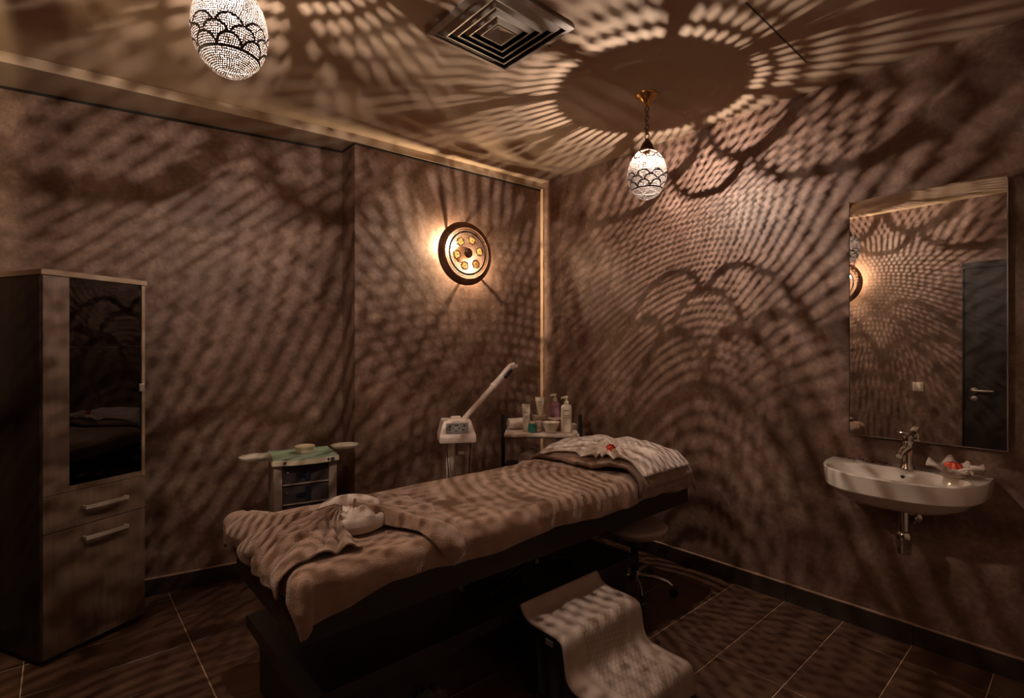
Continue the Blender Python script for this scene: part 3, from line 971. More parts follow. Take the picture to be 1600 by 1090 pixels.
def inlay(u, v):
    vv = v0 + (v1 - v0) * v
    f = vv * 69; k = min(68, int(f)); t = f - k
    y = PR[k][0] * (1 - t) + PR[k + 1][0] * t; z = PR[k][1] * (1 - t) + PR[k + 1][1] * t
    dy = PR[k + 1][0] - PR[k][0]; dz = PR[k + 1][1] - PR[k][1]
    L = math.hypot(dy, dz); ny, nz_ = dz / L, -dy / L
    e = min(u, 1 - u, v, 1 - v)
    hh = .0030 * min(1, e / .02)
    return (SX0 + (SX1 - SX0) * (u0 + (u1 - u0) * u), y + ny * hh, z + nz_ * hh)
ti.grid(NU, NV, inlay)
ti.uv = [((i % NU) / (NU - 1) * (SX1 - SX0) * (u1 - u0), (i // NU) / (NV - 1) * arc[-1] * (v1 - v0)) for i in range(NU * NV)]
ti.obj('quilted_tread', M['tread'], st, smooth='all')
def stool_side(x0, x1):
    poly = [(y, z - .008) for y, z in prof[2:]] + [(1.053, 0), (1.12, 0), (1.14, .03), (1.46, .03), (1.48, 0), (1.520, 0)]
    n = len(poly)
    vs = [(x0, y, max(0, z)) for y, z in poly] + [(x1, y, max(0, z)) for y, z in poly]
    fs = [tuple(range(n)), tuple(range(2 * n - 1, n - 1, -1))] + [(i, n + i, n + (i + 1) % n, (i + 1) % n) for i in range(n)]
    return MB().add(vs, fs)
stool_side(SX0 + .008, SX0 + .030).obj('side_panel', M['stool_side'], st)
stool_side(SX1 - .030, SX1 - .008).obj('side_panel', M['stool_side'], st)
MB().box(SX0 + .031, SX1 - .031, 1.498, 1.514, .02, .28).obj('back_panel', M['stool_side'], st)
MB().box(SX0 + .004, SX0 + .009, 1.365, 1.405, .235, .257).obj('badge', M['badge'], st, bevel=.002)

# ------------------------------------------------------------------ saddle stool on castors behind the bed
ws = thing('castor_stool', 'beige padded stool with chrome castor base behind the bed', 'stool', (2.455, 1.735, 0))
def seat_s(u, v):
    a = TAU * u
    r = v
    x = .215 * r * math.cos(a) * (1 + .18 * (math.cos(a) < 0)); y = .185 * r * math.sin(a)
    return x, y
def seat_top(u, v):
    if v < .5:
        r = v * 2; x, y = seat_s(u, r * .96 + .005)
        z = .388 + .020 * (1 - r ** 4) - .55 * x * x * (x < 0) - .2 * y * y
    else:
        r = 1 - (v - .5) * 2
        k = math.sin((1 - r) * PI) * .03 if r > 0 else 0
        x, y = seat_s(u, (.96 + .05 * math.sin(min(1, (1 - r) * 3) * PI)) * max(.01, r) ** .35)
        z = .388 - .052 * min(1, (1 - r) * 2.2) - .55 * x * x * (x < 0) - .2 * y * y
    return (x, y, z)
MB().grid(36, 25, seat_top, close_u=True).obj('seat', M['seat'], ws, smooth='all', rot=(0, 0, math.radians(-130)))
MB().lathe([(.022, .09), (.022, .24), (.013, .245), (.013, .340)], 16).obj('gas_post', M['black_metal'], ws, smooth=True)
MB().lathe([(.035, .075), (.040, .085), (.040, .105), (.024, .12)], 18).obj('hub', M['chrome'], ws, smooth=True)
for k in range(5):
    a = math.radians(-72 + 72 * k + 10)
    c, s = math.cos(a), math.sin(a)
    P = [(.03 * c, .03 * s, .095), (.12 * c, .12 * s, .092), (.18 * c, .18 * s, .080), (.205 * c, .205 * s, .062)]
    lg = MB().tube(P, [.014, .012, .011, .009], 10).obj('leg', M['chrome'], ws, smooth=True)
    cw = MB().lathe([(.004, -.012), (.022, -.011), (.024, -.004), (.024, .004), (.022, .011), (.004, .012)], 16)
    cw.xform(Matrix.Translation((.212 * c, .212 * s, .0245)) @ Matrix.Rotation(a, 4, 'Z') @ Matrix.Rotation(PI / 2, 4, 'X'))
    cw.obj('castor', M['black_metal'], lg, smooth=True)
    MB().tube([(.207 * c, .207 * s, .030), (.207 * c, .207 * s, .066)], .006, 8).obj('castor_stem', M['black_metal'], lg, smooth=True)

# crumpled cloth on the floor under the bed
def crumple(u, v):
    a = TAU * u; p = PI * .5 * v; r = math.sin(p)
    k = 1 + .35 * nz(2.2 * math.cos(a), 2.2 * math.sin(a), 7)
    x, y = .075 * r * k * math.cos(a), .055 * r * k * math.sin(a)
    return (x, y, max(.0, .05 * math.cos(p) + .022 * nz(x * 40, y * 40, 9) * math.cos(p * .9)))
cc = MB().grid(40, 16, crumple, close_u=True).obj('crumpled_cloth', M['cloth_grey'], None, smooth='all', loc=(1.085, 1.72, .0005))
tag(cc, 'small crumpled grey cloth on the floor under the bed', 'cloth')

# ------------------------------------------------------------------ facial steamer
fs = thing('facial_steamer', 'white facial steamer with a raised arm and control panel, behind the bed', 'steamer', (1.745, 2.47, 0), math.radians(-28))
def rbox(name, x0, x1, y0, y1, z0, z1, m, par, bv=.01, smooth=True):
    cx, cy, cz = (x0 + x1) / 2, (y0 + y1) / 2, (z0 + z1) / 2
    o = MB().box(x0 - cx, x1 - cx, y0 - cy, y1 - cy, z0 - cz, z1 - cz).obj(name, m, par, bevel=bv, smooth=smooth)
    o.location = (cx, cy, cz)
    return o
hd = MB().add([(-.105, -.085, .835), (.105, -.085, .835), (.105, .085, .835), (-.105, .085, .835),
               (-.105, -.085, .872), (.105, -.085, .872), (.105, .085, .872), (-.105, .085, .872),
               (-.078, -.030, .955), (.082, -.030, .955), (.088, .085, .962), (-.082, .085, .962)],
              [(3, 2, 1, 0), (0, 1, 5, 4), (1, 2, 6, 5), (2, 3, 7, 6), (3, 0, 4, 7), (4, 5, 9, 8), (5, 6, 10, 9), (6, 7, 11, 10), (7, 4, 8, 11), (8, 9, 10, 11)]).obj('steamer_head', M['plastic_w'], fs, bevel=.010, smooth=True)
# control panel on the sloping front
sl = math.atan2(.083, .055)
pn = MB().box(-.066, .062, -.032, .032, 0, .003).obj('control_panel', M['panel'], hd, bevel=.0012)
pn.location = (0, -.0595, .9165); pn.rotation_euler = (sl, 0, 0)
for (x, y, wx, wy) in ((-.045, .012, .006, .006), (-.045, -.010, .005, .005), (-.006, .018, .012, .006), (.04, .016, .006, .007), (.03, -.012, .007, .004), (-.01, -.016, .008, .003), (-.05, -.024, .016, .0015), (.008, -.002, .005, .004), (-.022, .0, .004, .004)):
    MB().box(x - wx, x + wx, y - wy, y + wy, .003, .0045).obj('button', M['mark'], pn)
rbox('filler_cap', -.030, .030, .020, .060, .955, .974, M['plastic_w'], hd, .006)
# arm
A0, A1 = Vector((.055, .055, .955)), Vector((.335, .040, 1.262))
dA = (A1 - A0)
arm = MB().tube([A0, A0 + dA * .62], .0165, 16).obj('arm', M['plastic_w'], fs, smooth=True)
MB().tube([A0 + dA * .60, A0 + dA * .615, A0 + dA * .64, A0 + dA * .66], [.019, .023, .023, .019], 16).obj('collar', M['plastic_w'], arm, smooth=True)
MB().tube([A0 + dA * .655, A0 + dA * .80, A0 + dA * .93, A0 + dA * 1.0, A0 + dA * 1.03 + Vector((.014, 0, .0)), A0 + dA * 1.035 + Vector((.030, 0, -.010))], [.0195, .0195, .0205, .0205, .018, .012], 16).obj('nozzle', M['plastic_w'], arm, smooth=True)
dn = dA.normalized()
sd = Vector((dn.z, 0, -dn.x)).normalized()
c0 = A0 + dA * .90 + sd * .011 + Vector((0, -.010, 0))
MB().tube([c0 - dn * .036, c0 - dn * .030, c0 + dn * .030, c0 + dn * .036], [.006, .0165, .0165, .006], 12).obj('steam_grille', M['black_metal'], arm, smooth=True)
# column and wheeled base
MB().lathe([(.027, .06), (.027, .836)], 20, -.03, .02).obj('column', M['plastic_w'], fs, smooth=True)
rbox('water_box', .005, .050, .0, .05, .745, .825, M['grey_pl'], fs, .004)
rbox('water_box_tap', .010, .046, -.012, .0, .755, .775, M['plastic_w'], fs, .003)
for k in range(5):
    a = TAU * k / 5 + .3
    lg = MB().tube([(-.03, .02, .075), (-.03 + .13 * math.cos(a), .02 + .13 * math.sin(a), .062), (-.03 + .17 * math.cos(a), .02 + .17 * math.sin(a), .040)], [.018, .014, .010], 10).obj('base_leg', M['plastic_w'], fs, smooth=True)
    MB().lathe([(.004, -.010), (.019, -.009), (.020, 0), (.019, .009), (.004, .010)], 14).xform(Matrix.Translation((-.03 + .172 * math.cos(a), .02 + .172 * math.sin(a), .0205)) @ Matrix.Rotation(a, 4, 'Z') @ Matrix.Rotation(PI / 2, 4, 'X')).obj('castor', M['black_metal'], lg, smooth=True)
def cable(x, sgn, name='power_cable'):
    pts = [(x + .012 * sgn * math.sin(3.1 * t) + .03 * sgn * t * t, -.05 + .02 * math.sin(5 * t), .838 - .46 * t) for t in [i / 16 for i in range(17)]]
    MB().tube(pts, .0032, 6).obj(name, M['black_metal'], fs, smooth=True)
cable(-.062, .8); cable(.078, -.5)

# ------------------------------------------------------------------ treatment trolley in the corner
TRZ = -YAW - math.radians(3)
TX, TY = 2.545, 2.575
TW, TD, TZ = .535, .34, .797
TS = 1.07
tr = thing('treatment_trolley', 'black metal treatment trolley standing in the corner behind the bed', 'trolley', (TX, TY, 0), TRZ)
hw, hd_ = TW / 2, TD / 2
for sx_ in (-1, 1):
    P = [(sx_ * (hw - .012), hd_ - .02, .02), (sx_ * (hw - .012), hd_ - .02, .93), (sx_ * (hw - .012), hd_ - .02, TZ + .108), (sx_ * (hw - .012), hd_ - .024, TZ + .120)]
    ys = -.02 if sx_ < 0 else -.03
    MB().tube([(sx_ * hw, ys, .04), (sx_ * hw, ys, TZ + .100), (sx_ * hw, ys, TZ + .118), (sx_ * hw, ys, TZ + .124)], [.0135, .0135, .011, .004], 14).obj('post', M['black_metal'], tr, smooth=True)
    MB().tube([(sx_ * hw, -hd_ + .01, .05), (sx_ * hw, hd_ - .01, .05)], .012, 10).obj('foot_rail', M['black_metal'], tr, smooth=True)
    for y in (-hd_ + .015, hd_ - .015):
        MB().lathe([(.004, -.010), (.019, -.009), (.020, 0), (.019, .009), (.004, .010)], 14).xform(Matrix.Translation((sx_ * hw, y, .0205)) @ Matrix.Rotation(PI / 2, 4, 'X')).obj('castor', M['black_metal'], tr, smooth=True)
for z in (TZ, .555, .20):
    mb = MB().box(-hw + .014, hw - .014, -hd_, hd_, z - .010, z)
    mb.obj('tray', M['black_metal'], tr, bevel=.002)
    mb = MB().box(-hw + .006, hw - .006, -hd_ - .012, -hd_, z - .022, z + .002)
    mb.obj('tray_lip', M['black_metal'], tr, bevel=.003)
def tcloth(u, v):
    x = -hw + .018 + (TW - .036) * u; y = -hd_ - .030 + (TD + .036) * v
    h = .0055 + .0022 * nz(x * 15, y * 15, 2)
    if y < -hd_ - .012:
        return (x, -hd_ - .0165 - .004 * math.sin(x * 22), TZ + h - (-hd_ - .012 - y) * 1.2)
    return (x, y, TZ + h)
o = MB().grid(60, 40, tcloth).obj('tray_cloth', M['white_towel'], None, smooth='all', thick=.004)
o.location = (TX, TY, 0); o.rotation_euler = (0, 0, TRZ)
tag(o, 'white cloth spread over the top tray of the trolley', 'cloth')
TC = TZ + .0085
RT = Matrix.Translation((TX, TY, 0)) @ Matrix.Rotation(TRZ, 4, 'Z')
def tp(x, y, z=TC):
    v = RT @ Vector((x * TS, y * TS, z)); return (v.x, v.y, v.z)
def spot(px, y):
    """local x on the tray so that the item stands at a measured column"""
    return px
# rolled towel
def roll(name, label, x, y, z, rad, L, rz):
    t = thing(name, label, 'towel', tp(x, y, z), TRZ + rz)
    MB().tube([(-L / 2, 0, rad), (-L / 2 + .006, 0, rad), (0, 0, rad * 1.0), (L / 2 - .006, 0, rad), (L / 2, 0, rad)], [rad * .90, rad, rad, rad, rad * .90], 24).obj('roll', M['white_towel'], t, smooth=True)
    sp = [(-L / 2 - .001, (rad * .86 - .0040 * a) * math.cos(a * 1.0), rad + (rad * .86 - .0040 * a) * math.sin(a)) for a in [i * .3 for i in range(int(rad * .7 / .0040 / .3))]]
    MB().tube(sp, .0020, 5).obj('spiral_edge', M['hem'], t)
    return t
roll('rolled_towel', 'rolled white towel on the left of the trolley top', -.150, .030, TC, .036, .150, math.radians(22))
o = MB().box(-.050, .040, -.05, .05, 0, .030).obj('folded_cloth', M['white_towel'], None, bevel=.010, smooth=True)
o.location = tp(.195, .065); o.rotation_euler = (0, 0, TRZ + .1)
tag(o, 'small folded white cloth at the right end of the trolley top', 'towel')

def squeeze_tube(name, label, x, y, z, wbot, wtop, h, cap_h=.016):
    t = thing(name, label, 'tube', tp(x, y, z), TRZ)
    MB().lathe([(wbot * .48, 0), (wbot * .5, .003), (wbot * .5, cap_h)], 20).obj('cap', M['bottle'], t, smooth=True)
    def f(u, v):
        a = TAU * u
        wx = (wbot + (wtop - wbot) * v) / 2; wy = wbot / 2 * (1 - v) ** .6 + .0015
        return (wx * math.cos(a), wy * math.sin(a), cap_h + (h - cap_h) * v)
    b = MB().grid(24, 10, f, close_u=True).obj('body', M['bottle'], t, smooth='all')
    MB().box(-wtop / 2, wtop / 2, -.0022, .0022, h - .001, h + .008).obj('crimp', M['bottle'], t)
    for zz, ww, hh in ((.70, .62, .0035), (.52, .5, .002), (.46, .5, .002), (.30, .46, .002)):
        v = zz; wy = wbot / 2 * (1 - v) ** .6 + .0022
        MB().box(-wbot * ww / 2, wbot * ww / 2, -wy - .0006, -wy + .002, cap_h + (h - cap_h) * v, cap_h + (h - cap_h) * v + hh).obj('print_line', M['soft_print'], b)
    return t
squeeze_tube('cream_tube', 'slim pale cream tube standing on the tray beside the rolled towel', -.098, -.085, TC, .040, .052, .168)
# stacked jar with a tube on top
jt = thing('cream_jar', 'wide cream jar with a tube standing on its lid', 'jar', tp(-.014, .030), TRZ)
MB().lathe([(.040, 0), (.043, .004), (.043, .064), (.046, .066), (.046, .070)], 28).obj('body', M['bottle'], jt, smooth=True)
MB().lathe([(.0475, .0705), (.048, .074), (.048, .090), (.045, .093)], 28).obj('lid', M['bottle'], jt, smooth=True)
MB().lathe([(.0434, .024), (.0434, .048)], 28, cap=False).obj('label_band', M['label'], jt, smooth=True)
squeeze_tube('standing_tube', 'pale flared tube standing on the lid of the cream jar', -.010, .028, TC + .0935 * TS, .034, .060, .108)
tj = thing('gel_jar', 'small teal gel jar in front of the cream jar', 'jar', tp(-.058, -.105), TRZ)
MB().lathe([(.019, 0), (.021, .003), (.021, .052), (.017, .056)], 22).obj('body', M['teal'], tj, smooth=True)
MB().lathe([(.0185, .0565), (.0185, .066), (.017, .068)], 22).obj('lid', M['plastic_c'], tj, smooth=True)
sj = thing('small_jar', 'small white jar between the teal jar and the bowl', 'jar', tp(-.020, -.068), TRZ)
MB().lathe([(.022, 0), (.024, .003), (.024, .050), (.026, .052), (.026, .064), (.023, .066)], 22).obj('body', M['plastic_w'], sj, smooth=True)
MB().lathe([(.0245, .018), (.0245, .036)], 22, cap=False).obj('label_band', M['label'], sj, smooth=True)
bw = thing('mixing_bowl', 'flared white bowl at the front of the trolley tray', 'bowl', tp(.058, -.112), TRZ)
MB().lathe([(.028, 0), (.034, .004), (.046, .040), (.055, .062), (.057, .066), (.053, .066), (.043, .038), (.030, .008), (.001, .007)], 30, cap=False).obj('body', M['bottle'], bw, smooth=True)
MB().lathe([(.001, .0405), (.043, .0415)], 30, cap=False).obj('mask_paste', M['plastic_c'], bw, smooth=True)
b2 = thing('rose_bowl', 'pink plastic bowl behind the white bowl', 'bowl', tp(.094, .005), TRZ)
MB().lathe([(.030, 0), (.036, .004), (.050, .058), (.053, .070), (.050, .070), (.034, .008), (.001, .007)], 28, cap=False).obj('body', M['purple'], b2, smooth=True)
MB().lathe([(.0495, .0705), (.054, .071), (.054, .076), (.001, .079)], 28, cap=False).obj('lid', M['plastic_c'], b2, smooth=True)
def pump_bottle(name, label, x, y, wd, dp, h, m):
    t = thing(name, label, 'bottle', tp(x, y), TRZ)
    def f(u, v):
        a = TAU * u
        ex = lambda c: math.copysign(abs(c) ** .6, c)
        k = 1 if v < .86 else math.sqrt(max(0, 1 - ((v - .86) / .14) ** 2)) * .70 + .30
        k *= (.96 + .04 * min(1, v * 20))
        return (wd / 2 * k * ex(math.cos(a)), dp / 2 * k * ex(math.sin(a)), h * v)
    b = MB().grid(32, 30, f, close_u=True).obj('body', m, t, smooth='all')
    MB().lathe([(.014, h - .002), (.014, h + .016), (.011, h + .018), (.006, h + .020), (.006, h + .034)], 16).obj('collar', M['bottle'], t, smooth=True)
    MB().tube([(.008, 0, h + .040), (-.004, 0, h + .042), (-.026, -.004, h + .040), (-.034, -.005, h + .034)], [.010, .010, .0058, .0045], 10).obj('pump_head', M['bottle'], t, smooth=True)
    for zz, ww, hh in ((.76, .50, .007), (.60, .58, .0022), (.52, .58, .0022), (.32, .58, .0022), (.26, .4, .0022)):
        MB().box(-wd * ww / 2, wd * ww / 2, -dp / 2 - .0008, -dp / 2 + .002, h * zz, h * zz + hh).obj('print_line', M['soft_print'], b)
    return t
pump_bottle('lotion_bottle', 'mauve pump bottle at the back of the trolley tray', .092, .092, .062, .042, .178, M['purple'])
pump_bottle('soap_bottle', 'cream pump bottle at the right front of the trolley tray', .158, -.090, .070, .046, .178, M['bottle'])
for o in [o for o in SC.objects if o.get('category') in ('tube', 'jar', 'bowl', 'bottle') or o.name in ('rolled_towel', 'folded_cloth')]:
    o.scale = (TS, TS, TS)
for i, (x, lab) in enumerate(((-.08, 'grey rolled towel on the lower trolley shelf, left one'), (.06, 'grey rolled towel on the lower trolley shelf, right one'))):
    t = thing('towel_roll', lab, 'towel', tp(x, -.02, .5555), TRZ + PI / 2 - .25, 'rolled towels on the lower shelf')
    MB().tube([(-.10, 0, .055), (-.09, 0, .055), (.09, 0, .055), (.10, 0, .055)], [.045, .055, .055, .045], 20).obj('roll', M['white_towel'], t, smooth=True)

# ------------------------------------------------------------------ drawer unit in the alcove
drz = math.atan2(ALC_R[1] - ALC_L[1], ALC_R[0] - ALC_L[0])
du = thing('drawer_trolley', 'narrow drawer trolley with smoky drawers and a green top by the alcove wall', 'drawer unit', (1.055, 3.02, 0), drz)
W2, D2, Zt = .142, .14, .742
for s in (-1, 1):
    rbox('side_post', s * W2 - .022 * (s > 0) - .022 * (s < 0) + (.0 if s > 0 else .0), s * W2 + .022, -D2, D2, .06, Zt, M['grey_pl'], du, .006) if s > 0 else rbox('side_post', -W2 - .022, -W2 + .022, -D2, D2, .06, Zt, M['grey_pl'], du, .006)
MB().box(-W2 + .023, W2 - .023, D2 - .008, D2, .06, Zt).obj('back_panel', M['grey_pl'], du)
MB().box(-W2 + .023, W2 - .023, -D2 + .01, D2 - .009, .06, .072).obj('bottom_panel', M['grey_pl'], du)
zz = Zt - .012
for k in range(6):
    z1 = zz - k * .108; z0 = z1 - .094
    if z0 < .08: break
    d = MB().box(-W2 + .025, W2 - .025, -D2 + .002, D2 - .012, z0, z1).obj('drawer', M['navy'], du)
    MB().box(-W2 + .024, W2 - .024, -D2 - .004, -D2 + .0015, z0 - .006, z0 + .002).obj('drawer_lip', M['grey_pl'], d)
    MB().box(-.052, .018, -D2 - .006, -D2 + .0015, z0 + .036, z0 + .056).obj('pull', M['bluegrip'], d)
    MB().box(-.004, .022, -D2 - .008, -D2 + .0015, z0 + .012, z0 + .088).obj('pull_plate', M['bluegrip'], d)
    MB().lathe([(.006, 0), (.006, .004), (.003, .005)], 12).xform(Matrix.Translation((-W2 + .047, -D2 + .002, z0 + .06)) @ Matrix.Rotation(PI / 2, 4, 'X')).obj('lock', M['steel'], d)
def top_plate(z0, z1, gr, m, name):
    n = 20
    poly = [(-W2 - .028 - gr, D2), (W2 + .028 + gr, D2)]
    poly = [(-W2 - .030 - gr, D2 + .005)] + [(-W2 - .030 - gr + (2 * W2 + .06 + 2 * gr) * i / n, -D2 - .008 - gr - .035 * math.sin(PI * i / n)) for i in range(n + 1)] + [(W2 + .030 + gr, D2 + .005)]
    return MB().prism(poly, z0, z1).obj(name, m, du)
tpz = top_plate(Zt + .001, Zt + .026, .002, M['plastic_c'], 'top_tray')
top_plate(Zt + .0265, Zt + .034, -.006, M['green'], 'top_mat')
for x in (-.108, .108, .135):
    MB().box(x - .010, x + .010, -D2 - .030, -D2 - .005, Zt + .008, Zt + .022).obj('top_clip', M['mark'], tpz)
for s, rot in ((-1, .35), (1, .1)):
    def oval(u, v):
        a = TAU * u
        rr = v
        wv = 1 + .035 * math.sin(12 * a) * rr
        z = .004 + .018 * max(0, rr - .75) / .25
        return (.082 * rr * wv * math.cos(a), .080 * rr * wv * math.sin(a), z)
    o = MB().grid(48, 8, oval, close_u=True).obj('glass_wing_tray', M['wing'], du, smooth='all', thick=.004)
    o.location = (s * (W2 + .105), -.02 + .05 * s, Zt + .028); o.rotation_euler = (0, 0, rot * s)
    MB().tube([(s * (W2 + .0), -.02 + .05 * s, Zt + .0275), (s * (W2 + .09), -.02 + .05 * s, Zt + .0275)], .005, 8).obj('tray_arm', M['steel'], o).parent = du
for sx_ in (-1, 1):
    for sy_ in (-1, 1):
        MB().lathe([(.004, -.010), (.024, -.009), (.026, 0), (.024, .009), (.004, .010)], 14).xform(Matrix.Translation((sx_ * W2, sy_ * (D2 - .03), .0265)) @ Matrix.Rotation(PI / 2, 4, 'X')).obj('castor', M['black_metal'], du, smooth=True)
        MB().tube([(sx_ * W2, sy_ * (D2 - .03), .045), (sx_ * W2, sy_ * (D2 - .03), .062)], .008, 8).obj('castor_stem', M['black_metal'], du)
cj = thing('round_tub', 'round beige tub with lid on top of the drawer trolley', 'tub', (du.location.x + .015, du.location.y + .0, Zt + .0345), drz)
MB().lathe([(.048, 0), (.052, .003), (.052, .022)], 30).obj('body', M['plastic_c'], cj, smooth=True)
MB().lathe([(.0535, .0225), (.055, .025), (.055, .036), (.050, .039)], 30).obj('lid', M['plastic_c'], cj, smooth=True)

# ------------------------------------------------------------------ mirror
mr = thing('wall_mirror', 'tall frameless mirror hung on the right wall above the sink', 'mirror', (XR - .0075, 0.530, 0))
mr.rotation_euler = (0, 0, -.026)
mtilt = 0.0
g = MB().box(-.018, -.013, -.284, .284, .948, 2.100).obj('glass', M['mirror'], mr)
MB().box(-.0128, -.001, -.268, .268, .964, 2.084).obj('backing', M['black'], mr)
MB().box(-.0195, -.001, -.287, -.2845, .945, 2.103).obj('edge_strip', M['alu'], mr)
MB().box(-.0195, -.001, -.2843, .287, .945, .9475).obj('edge_strip', M['alu'], mr)
MB().box(-.0195, -.001, .2845, .287, .9478, 2.103).obj('edge_strip', M['black'], mr)

# ------------------------------------------------------------------ washbasin
SY, SZ = .590, .822
HWD, DPT = .300, .405
sk = thing('washbasin', 'white porcelain washbasin fixed to the right wall under the mirror', 'sink', (XR, SY, 0))
def outline(t, k=1.0, dk=1.0):
    """t 0..1 from left end along the curved front to the right end"""
    a = PI * t
    ex = lambda c, p: math.copysign(abs(c) ** p, c)
    y = HWD * k * ex(math.cos(a), .72)
    x = -.055 - (DPT - .055) * dk * ex(math.sin(a), .86)
    return x, y
def basin_shell():
    mb = MB(); n = 48
    rings = []
    def ring(k, dk, z, xb):
        r = []
        for i in range(n + 1):
            x, y = outline(i / n, k, dk)
            r.append((x, y, z))
        r.append((xb, -HWD * k, z)); r.append((xb, HWD * k, z))
        return r
    R = [ring(1.0, 1.0, SZ, -.001), ring(1.0, 1.0, SZ - .012, -.001), ring(.985, .985, SZ - .072, -.001), ring(.955, .955, SZ - .082, -.001), ring(.945, .945, SZ - .084, -.001), ring(.85, .86, SZ - .112, -.001), ring(.70, .70, SZ - .142, -.001), ring(.45, .45, SZ - .160, -.001), ring(.18, .2, SZ - .164, -.001)]
    m = len(R[0])
    vs = [p for r in R for p in r]
    fs = []
    for j in range(len(R) - 1):
        for i in range(m):
            k = (i + 1) % m
            fs.append((j * m + i, (j + 1) * m + i, (j + 1) * m + k, j * m + k))
    fs.append(tuple((len(R) - 1) * m + i for i in range(m - 1, -1, -1)))
    mb.add(vs, fs)
    # rim and bowl
    def inner(i, s):
        x, y = outline(i / n)
        # bowl ring centred in front of the tap ledge
        a = PI * i / n * 2
        return x, y
    N = 64
    outer_loop = [(p[0], p[1]) for p in R[0]]
    # resample the outer loop by direction from the bowl centre
    cx, cy = -.232, 0.0
    def ray(a):
        best = None
        dx, dy = math.cos(a), math.sin(a)
        L = len(outer_loop)
        for q in range(L):
            x1, y1 = outer_loop[q]; x2, y2 = outer_loop[(q + 1) % L]
            ex, ey = x2 - x1, y2 - y1
            den = dx * ey - dy * ex
            if abs(den) < 1e-12: continue
            t = ((x1 - cx) * ey - (y1 - cy) * ex) / den
            s = ((x1 - cx) * dy - (y1 - cy) * dx) / den
            if t > 0 and -1e-6 <= s <= 1 + 1e-6 and (best is None or t < best): best = t
        return best or .1
    loops = [[], [], [], [], [], [], []]
    for i in range(N):
        a = TAU * i / N
        t = ray(a)
        dx, dy = math.cos(a), math.sin(a)
        bx, by = .145, .255           # bowl semi axes
        tb = 1 / math.sqrt((dx / bx) ** 2 + (dy / by) ** 2)
        tb = min(tb, t - .014)
        for j, (rr, z) in enumerate(((t, SZ), (t - .006, SZ + .004), (tb + .004, SZ + .003), (tb * .98, SZ - .012), (tb * .88, SZ - .070), (tb * .60, SZ - .112), (tb * .14, SZ - .122))):
            loops[j].append((cx + dx * rr, cy + dy * rr, z))
    vs = [p for l in loops for p in l]
    fs = [(j * N + i, j * N + (i + 1) % N, (j + 1) * N + (i + 1) % N, (j + 1) * N + i) for j in range(6) for i in range(N)]
    mb.add(vs, fs)
    return mb
bs = basin_shell().obj('basin', M['porcelain'], sk, smooth=True)
MB().lathe([(.024, SZ - .1215), (.024, SZ - .117), (.018, SZ - .115)], 20, -.232, 0).obj('drain', M['chrome'], sk, smooth=True)
ov = lathe_y([(.0105, 0), (.0105, .003), (.0065, .003), (.0065, -.002)], 18, True).obj('overflow_ring', M['steel'], sk, smooth=True)
ov.location = (-.093, -.005, SZ - .034); ov.rotation_euler = (0, math.radians(0), math.radians(-90))
MB().lathe([(.0064, .0), (.0064, .0035)], 12).xform(Matrix.Rotation(-PI / 2, 4, 'Y')).obj('overflow_hole', M['black'], sk, loc=(-.0935, -.005, SZ - .034))
# waste and bottle trap
tx = -.195
MB().lathe([(.018, SZ - .262), (.018, SZ - .158)], 18, tx, -.03).obj('waste_pipe', M['chrome'], sk, smooth=True)
MB().lathe([(.010, SZ - .352), (.024, SZ - .348), (.027, SZ - .33), (.027, SZ - .292), (.030, SZ - .288), (.030, SZ - .262), (.024, SZ - .252), (.019, SZ - .246)], 22, tx, -.03).obj('bottle_trap', M['chrome'], sk, smooth=True)
MB().tube([(tx, -.03, SZ - .230), (tx + .10, -.03, SZ - .230), (-.012, -.03, SZ - .230)], .014, 14).obj('trap_pipe', M['chrome'], sk, smooth=True)
MB().lathe([(.030, 0), (.030, .004), (.022, .010)], 20).xform(Matrix.Translation((-.0005, -.03, SZ - .230)) @ Matrix.Rotation(-PI / 2, 4, 'Y')).obj('wall_flange', M['chrome'], sk, smooth=True)
# tap
tapx, tapy = -.078, -.020
tp_ = thing('basin_tap', 'chrome lever mixer tap standing on the washbasin', 'tap', (XR + tapx, SY + tapy, SZ + .0042))
MB().lathe([(.030, 0), (.030, .004), (.025, .010), (.022, .035), (.021, .09), (.022, .118), (.020, .124)], 24).obj('body', M['chrome'], tp_, smooth=True)
MB().tube([(-.005, .0, .092), (-.05, .004, .088), (-.098, .008, .078), (-.112, .009, .070)], [.019, .017, .015, .012], 14).obj('spout', M['chrome'], tp_, smooth=True)
MB().lathe([(.019, .1245), (.020, .130), (.020, .145), (.014, .152)], 20).obj('cartridge_cap', M['chrome'], tp_, smooth=True)
lv = MB().box(-.085, .018, -.014, .014, -.006, .006).obj('lever', M['chrome'], tp_, bevel=.004, smooth=True)
lv.location = (0, 0, .158); lv.rotation_euler = (0, math.radians(8), math.radians(-6))

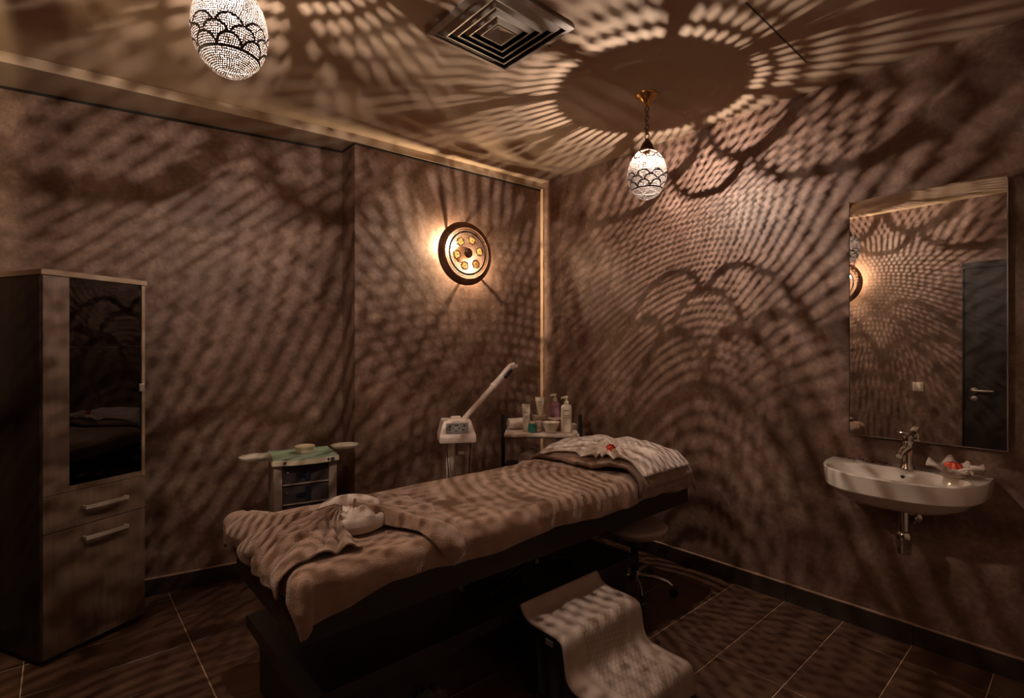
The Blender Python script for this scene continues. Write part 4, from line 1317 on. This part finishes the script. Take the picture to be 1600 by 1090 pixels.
# towel folded as a flower with a red bloom, and petals on the ledge
tf = thing('towel_flower', 'pale hand towel folded like an open flower on the washbasin ledge', 'towel', (XR - .118, SY - .185, SZ + .0045), 0)
def tpet(L, Wd, H, curl):
    def f(u, v):
        s = (u - .5) * 2
        wv = math.sin(PI * (.16 + .80 * v)) ** .8
        x = L * v
        y = s * Wd * wv
        z = .004 + 1.35 * H * v ** 1.6 * (1 - .5 * s * s) + curl * s * s * wv + .003 * math.sin(7 * s + 3 * v)
        return (x, y, z)
    return MB().grid(15, 15, f)
for an, L, Wd, H, cu in ((100, .085, .036, .045, .020), (165, .060, .034, .028, .018), (-88, .100, .040, .042, .028), (-130, .075, .042, .022, .024), (20, .065, .036, .055, .016), (-35, .070, .036, .04, .02)):
    tpet(L, Wd, H, cu).obj('petal_fold', M['white_towel'], tf, smooth='all', thick=.009, rot=(0, 0, math.radians(an)))
MB().lathe([(.040, .001), (.045, .010), (.035, .020), (.012, .024)], 24).obj('centre_fold', M['white_towel'], tf, smooth='all')
flower('red_bloom', 'orange-red flower in the folded towel on the washbasin', 'flower', (XR - .118, SY - .185, SZ + .030), (0, math.radians(-6), .8), 1.35)
PM = MB().grid(6, 6, lambda u, v: (.016 * (u - .5) * math.sin(PI * (.15 + .8 * v)) * 2 * .62, .018 * (v - .5), .0035 + .010 * (u - .5) ** 2 + .006 * (v - .5) ** 2 + .0015 * math.sin(9 * u + 4 * v)))
PET2 = PM.mesh('rose_petal', M['petal'], smooth='all')
rp = random.Random(5)
spots = [(-.045 + rp.uniform(-.022, .02), y + rp.uniform(-.008, .008)) for y in (.215, .205, .196, .186, .176, .166, .158, .150, .140, .112, .100, .086, .072, .060, .048)]
for x, y in spots:
    o = inst('rose_petal', PET2, None, (XR + x - .012, SY + y, SZ + .0052), (rp.uniform(-.2, .2), rp.uniform(-.2, .2), rp.uniform(0, TAU)))
    tag(o, 'dark red rose petal scattered on the ledge of the washbasin', 'petal', 'rose petals on the washbasin ledge')
